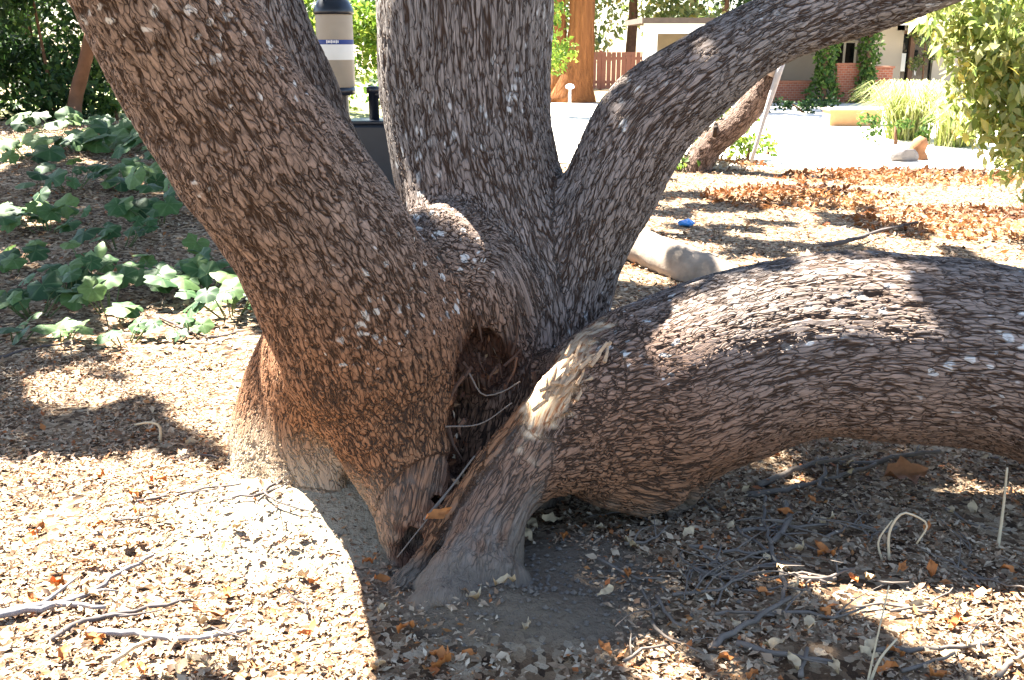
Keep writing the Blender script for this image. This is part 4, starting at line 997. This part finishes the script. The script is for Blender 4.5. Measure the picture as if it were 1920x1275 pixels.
lathe('riser_pipe', [(.045, pz - .02), (.045, zt_ - .02), (.06, zt_ - .02), (.06, zt_ + .03), (.03, zt_ + .04)], blackp, ft, 16, (px_ - fx, 0, 0))
v, f, _ = tube([(px_ - fx, 0, zt_ - .03), (px_ - fx + .12, 0, zt_ - .03)], [.04, .04], 12); obj('tee_pipe', mesh('tee_pipe', v, f), blackp, ft)
box_obj('pump_body', (px_ - fx, .02, pz * .5), (.42, .36, pz), blackp, ft, .03)
box_obj('pump_lid', (px_ - fx, .02, pz + .012), (.46, .40, .03), blackp, ft, .01)

# ------------------------------------------------------------------ trees and shrubs behind
def bark_tube(name, parts, mat, parent):
    v, f = join(parts); return obj(name, mesh(name, v, f), mat, parent)
rb = (1.599, 27.358)
rw = thing('redwood_tree', 'orange-barked forked tree trunk behind a small garden light', 'tree', (*rb, 0))
redbark = NT('stringy_red_bark'); p_ = redbark.objco(); nb_ = redbark.noise(redbark.vmath('MULTIPLY', p_, (1, 1, .08)), 14, 4, .6)
redbark.bump(nb_, 1.0, .15); redbark = redbark.set(redbark.mix(nb_, (.07, .025, .012), (.36, .15, .055)), .95, .1)
def rr_(p): return (p[0] - rb[0], p[1] - rb[1], p[2])
bark_tube('trunk', [tube([rr_((1.566, 27.000, -0.089)), rr_((1.588, 27.000, 0.223)), rr_((1.700, 27.000, 0.962)), rr_((1.781, 27.000, 1.755)), rr_((1.791, 27.000, 2.663)), rr_((1.746, 27.000, 6.239)), rr_((1.680, 27.000, 10.729))], [.66, .56, .42, .33, .32, .28, .2], 20, .25, .12, 1),
                    tube([rr_((1.370, 27.100, 0.286)), rr_((1.276, 27.100, 0.960)), rr_((1.210, 27.100, 1.756)), rr_((1.183, 27.100, 2.796)), rr_((1.072, 27.100, 6.257))], [.40, .28, .19, .16, .13], 16, .25, .12, 2)], redbark, rw)
c_, q_ = cl((0, 0), 16, 2.2, 2.2, 6.5, 12, .7, 1.1, 3)
p3 = blob_points(np.array(c_), np.array(q_), 2500, np.random.default_rng(8))
k = obj('crown', leaf_mesh('crown', p3, rand_dirs(2500, np.random.default_rng(1)), rand_dirs(2500, np.random.default_rng(2), 1), .3, .14, .1, 0, 4), green_dark, rw); k['kind'] = 'stuff'
g_ = (1.335, 23.843)
gl = thing('garden_light', 'small pale mushroom-topped garden path light before the forked trunk', 'lamp', (*g_, 0))
steel = plain('brushed_steel', (.55, .53, .50), .35, .1, 30, .5, .05)
lathe('post', [(.035, -.05), (.035, .48)], steel, gl, 12)
lathe('lamp_head', [(.05, .47), (.10, .49), (.11, .53), (.08, .57), (.02, .59)], steel, gl, 18)

# dark shrubbery left
sb = [(-6.3, 14.2), (-7.6, 13.6), (-5.0, 16.0), (-8.9, 14.5), (-7.0, 15.4)]
labs = ['dark glossy shrub above the slim leaning trunk', 'dense dark green shrub at the far end of the shrubbery', 'dark shrub thinning out beside the sunlit opening', 'deep green shrub rising at the back of the plant patch', 'tall dark shrub filling the middle of the shrubbery']
for i, b in enumerate(sb):
    c, rr = cl(b, 20, 1.2, .7, .35, 3.2, .45, .7, 80 + i)
    bush('dark_shrub', labs[i], b, c, rr, 5200, .13, .55, green_dark, 80 + i, .2)
b = (-5.261, 12.467)
v, f, _ = tube([(b[0], b[1], .35), (-5.606, 13.200, 0.710), (-5.419, 13.200, 1.237), (-5.279, 13.200, 1.625), (-5.071, 13.200, 2.380)], [.12, .085, .08, .075, .06], 10, .15, .2, 5)
st = thing('slim_tree', 'slim reddish trunk standing in front of the dark shrubbery', 'tree', (*b, .4)); k = obj('trunk', mesh('trunk', [(q[0] - b[0], q[1] - b[1], q[2] - .4) for q in v], f), small_bark, st)
c, rr = cl((0, 0), 8, .7, .7, 2.2, 3.2, .3, .5, 90); pp_ = blob_points(np.array(c), np.array(rr), 900, np.random.default_rng(5))
k = obj('crown', leaf_mesh('crown', pp_, rand_dirs(900, np.random.default_rng(1)), rand_dirs(900, np.random.default_rng(2), 1), .12, .07, .1, 0, 4), green_dark, st); k['kind'] = 'stuff'
b = (-5.302, 13.782); c, rr = cl(b, 4, .35, .3, .6, .95, .12, .2, 92); bush('small_shrub', 'little pale-leaved shrub in the sunlit opening by the slim trunk', b, c, rr, 160, .11, .55, green_mid, 92)
# sunlit bushes seen between the stems
for i, (b, z1, rx, n, m_, lab) in enumerate([((-2.7, 15.5), 2.2, .8, 1700, green_lime, 'sunlit lime bush directly behind the canister filter'), ((-1.6, 16.8), 2.6, .8, 1900, green_mid, 'mid-green bush between the canister filter and the upright stem'), ((-3.9, 17.0), 2.6, 1.0, 1700, green_mid, 'leafy bush behind the narrow back stem'),
                                             ((.75, 21.5), 3.0, .45, 1100, green_lime, 'yellow-green shrub glowing at the edge of the upright stem')]):
    c, rr = cl(b, 10, rx, .5, .7, z1, .32, .5, 100 + i); bush('sunlit_bush', lab, b, c, rr, n, .13, .6, m_, 100 + i)
# garden fence
fn = thing('board_fence', 'low red-brown board fence at the back of the drive', 'fence', (3.5, 34.0, 0))
fm = plain('red_fence_stain', (.26, .12, .085), .9, .35, 3)
for i in range(44):
    o = box_obj('board', (-2.9 + i * .16, 0, .62), (.145, .02, 1.16 + .02 * ((i * 7) % 3)), fm, fn) if i == 0 else fn_first.copy()
    if i == 0: fn_first = o
    else:
        C.objects.link(o); o.location = (-2.9 + i * .16, .004 * ((i * 5) % 3), .62)
for zz in (.25, 1.0): box_obj('rail', (.5, .05, zz), (7.0, .05, .09), fm, fn)
for i in range(4): box_obj('post', (-2.9 + i * 2.3, .12, .62), (.09, .09, 1.26), fm, fn)
# far trees
far = [(-14, 30), (-9.5, 34), (-5.5, 31), (-2.2, 36), (1.5, 38), (4.2, 37.5), (6.6, 39), (-18, 34), (9.2, 46), (14, 47), (20, 46)]
kinds = ['broad tree shading the far left of the garden', 'rounded tree behind the dark shrubbery', 'leafy tree beyond the canister filter', 'bright tree beyond the upright stem', 'pale sunlit tree behind the forked trunk', 'mottled tree above the board fence', 'olive tree at the corner of the carport', 'tall tree at the end of the shrubbery', 'green tree rising behind the carport roof', 'dense tree behind the house roof', 'wide tree behind the house beyond the door']
for i, b in enumerate(far):
    c, rr = cl(b, 20, 2.0, 1.6, 1.0, 6.5 if i < 8 else 8, .9, 1.5, 130 + i)
    bush('background_tree', kinds[i], b, c, rr, 3200, .30, .55, [green_mid, green_dark, green_mid, green_lime, olive, olive, olive][i % 7], 130 + i, .1, [[(b[0], b[1], -.1), (b[0] + .1, b[1], 2.5), (b[0], b[1], 5)]], [.22], 'trees behind the garden', 'tree', None, 'crown')

# ------------------------------------------------------------------ the house across the drive
wall_m = plain('beige_siding', (.40, .35, .28), .9, .1, 2, .2, .1); white_m = plain('white_paint', (.78, .76, .70), .6, .05, 4, .3, .05)
shingle = plain('brown_shingle', (.10, .075, .06), .95, .4, 6); glass_m = NT('dark_glass'); glass_m = glass_m.set((.012, .014, .014), .08, .6)
def brick_mat():
    t = NT('brickwork'); bt_ = t.n('TexBrick'); mp = t.n('Mapping'); mp.inputs['Rotation'].default_value = (math.pi / 2, 0, 0)
    t.put(mp.inputs[0], t.objco()); t.put(bt_.inputs['Vector'], mp.outputs[0])
    bt_.inputs['Color1'].default_value = (.34, .11, .06, 1); bt_.inputs['Color2'].default_value = (.24, .075, .045, 1); bt_.inputs['Mortar'].default_value = (.30, .25, .2, 1)
    bt_.inputs['Scale'].default_value = 4.2; bt_.inputs['Mortar Size'].default_value = .02
    return t.set(bt_.outputs['Color'], .9, .2)
brick_m = brick_mat()
HX, HY = 12.0, 28.0
hs = thing('house', 'low beige house with white fascia and glazed door across the drive', 'house', (HX, HY, 0))
def rect(name, a, b, y, depth, mat, parent, origin=(HX, HY), bev=0.0, zfloor=None):
    """box between two measured corners, standing at distance y"""
    x0, x1 = sorted((a[0], b[0])); z0_, z1_ = sorted((a[2], b[2]))
    if zfloor is not None: z0_ = zfloor
    return box_obj(name, ((x0 + x1) / 2 - origin[0], y + depth / 2 - origin[1], (z0_ + z1_) / 2), (x1 - x0, depth, z1_ - z0_), mat, parent, bev)
rect('wall', (9.672, 28.000, 1.955), (10.454, 28.000, 0.246), 28.0, .2, wall_m, hs, zfloor=-.05)
rect('wall', (10.267, 28.000, 1.955), (11.306, 28.000, 1.806), 28.0, .2, wall_m, hs)
rect('wall', (11.303, 28.000, 1.955), (17.904, 28.000, 0.246), 28.0, .2, wall_m, hs, zfloor=-.05)
dr = rect('door', (10.225, 28.000, 1.819), (11.508, 28.000, 0.246), 28.14, .06, glass_m, hs, zfloor=0.0)
fr = plain('door_frame', (.16, .09, .06), .7, .2, 12)
box_d = bpy.data.objects['door']; cx_, cz_ = box_d.location.x, box_d.location.z; dh = box_d.dimensions.z if box_d.dimensions.z > 0 else 2.0
w_ = (11.319, 28.000, 1.819)[0] - (10.225, 28.000, 1.819)[0]; h_ = (10.225, 28.000, 1.819)[2]
for nme, xx, ww in (('jamb', -w_ / 2 + .04, .09), ('jamb', w_ / 2 - .04, .09), ('mullion', -.14, .12)):
    box_obj(nme, (xx, -.09, 0), (ww, .12, h_), fr, dr)
box_obj('lintel', (0, -.10, h_ / 2 - .05), (w_, .13, .1), fr, dr)
rect('notice', (10.297, 27.900, 1.219), (10.591, 27.900, 0.751), 28.06, .008, plain('white_paper', (.8, .79, .74), .7, .03, 9, .2, 0), hs)
box_obj('door_handle', (-.02, -.17, -.12), (.05, .05, .28), steel, dr)
rect('fascia', (9.215, 27.000, 2.225), (16.276, 27.000, 1.925), 27.0, .12, white_m, hs)
rf = rect('roof', (9.118, 27.000, 2.380), (16.357, 27.000, 2.231), 26.95, 7.0, shingle, hs)
# recessed back wall, window and carport on the near end
rect('wall', (7.536, 30.000, 1.784), (10.768, 30.000, 0.006), 30.0, .2, plain('grey_siding', (.36, .33, .31), .9, .12, 2, .2, .1), hs, zfloor=-.05)
wi = rect('window', (9.159, 29.900, 1.521), (9.869, 29.900, 0.786), 29.94, .05, glass_m, hs)
ww_ = (9.798, 29.900, 1.521)[0] - (9.159, 29.900, 1.521)[0]; wh_ = (9.159, 29.900, 1.521)[2] - (9.225, 29.900, 0.786)[2]
for xx in (-ww_ / 2, 0, ww_ / 2): box_obj('frame', (xx, -.03, 0), (.06, .06, wh_), white_m, wi)
for zz in (-wh_ / 2, wh_ / 2): box_obj('sill' if zz < 0 else 'frame', (0, -.035, zz), (ww_ + .1, .07, .07), white_m, wi)
gv_ = [(9.095, 29.800, 1.550), (9.762, 29.800, 1.550), (9.396, 29.800, 1.897)]
me = mesh('gable', [(q[0] - HX, q[1] - HY, q[2]) for q in gv_] + [(q[0] - HX, q[1] - HY + .1, q[2]) for q in gv_], [(0, 1, 2), (5, 4, 3), (0, 3, 4, 1), (1, 4, 5, 2), (2, 5, 3, 0)], False)
obj('gable', me, white_m, hs)
cp = thing('carport', 'white-edged flat carport roof on a white post', 'carport', (7.0, 26.5, 0))
CO = (7.0, 26.5)
rect('fascia', (3.265, 26.000, 1.947), (8.977, 26.000, 1.708), 26.0, .12, white_m, cp, CO)
rect('roof', (3.207, 26.000, 2.085), (9.004, 26.000, 1.954), 25.95, 4.0, shingle, cp, CO)
rect('post', (3.287, 26.000, 1.708), (3.609, 26.000, -0.057), 26.02, .2, white_m, cp, CO, zfloor=-.05)
rect('back_wall', (4.021, 29.900, 1.783), (7.626, 29.900, 0.041), 29.8, .15, plain('shed_board', (.30, .25, .18), .9, .35, 3), cp, CO, zfloor=-.05)
def bwall(a, b, y, lab):
    x0, x1 = sorted((a[0], b[0])); t = tag(box_obj('brick_wall', ((x0 + x1) / 2, y + .12, max(a[2], b[2]) / 2 - .03), (x1 - x0, .24, max(a[2], b[2]) + .06), brick_m, None, .01), lab, 'wall')
    c = box_obj('coping', (0, 0, max(a[2], b[2]) / 2 + .055), (x1 - x0 + .06, .30, .05), plain('coping_brick', (.30, .13, .08), .9, .3, 9), t)
bwall((8.309, 26.600, 0.944), (8.907, 26.600, -0.160), 26.6, 'brick pier between the two vine-covered posts')
bwall((9.278, 26.700, 0.863), (9.791, 26.700, -0.099), 26.7, 'brick pier between the vine post and the glazed door')
bwall((6.785, 26.800, 0.501), (7.751, 26.800, -0.172), 26.8, 'low brick wall on the carport side of the vine posts')
for i, (a, b, n, lab) in enumerate([((7.888, 26.200, -0.268), (7.712, 26.200, 1.748), 1100, 'vine-covered post next to the low brick wall'), ((9.025, 26.400, -0.081), (8.817, 26.400, 2.005), 1000, 'slimmer vine-covered post nearer the glazed door')]):
    t = thing('vine_post', lab, 'post', (a[0], a[1], 0), 'vine-covered posts')
    lathe('post', [(.07, -.05), (.07, b[2] + .1)], fr, t, 10)
    r2 = np.random.default_rng(200 + i); zz = r2.random(n) * (b[2] + .1); aa = r2.random(n) * 6.28; wd_ = (.30 if i == 0 else .25) * (1 + .25 * np.sin(zz * 5 + i)) + (.22 * np.clip(.7 - zz, 0, 1))
    rr2 = wd_ * np.sqrt(r2.random(n)); pq = np.stack([rr2 * np.cos(aa), rr2 * np.sin(aa), zz], 1)
    k = obj('vine_leaves', leaf_mesh('vine_leaves', pq, rand_dirs(n, r2, -.5), rand_dirs(n, r2, .6), .13, .085, .1, 0, 6), green_mid, t); k['kind'] = 'stuff'
b = (6.137, 22.744); c, rr = cl((b[0] + .4, b[1]), 10, 1.3, .2, .1, .25, .14, .2, 205); bush('low_hedge', 'low dark hedge along the foot of the vine posts', (b[0] + .4, b[1]), c, rr, 900, .09, .6, green_dark, 205)
b = (17.515, 37.710); c, rr = cl((10.9, 27.6), 8, .35, .2, .6, 2.0, .2, .3, 206); bush('door_shrub', 'brownish shrub standing against the glazed door', (10.95, 27.6), c, rr, 700, .11, .6, olive, 206)
pb = (6.364, 18.942); tp = tag(box_obj('timber_planter', (pb[0], pb[1] + .3, .14), (.95, .5, .30), plain('planter_wood', (.46, .25, .11), .85, .25, 5), None, .01), 'low orange timber planter box at the edge of the drive', 'planter')
box_obj('rim', (0, 0, .16), (1.0, .55, .03), plain('planter_rim', (.5, .32, .17), .85, .25, 5), tp)
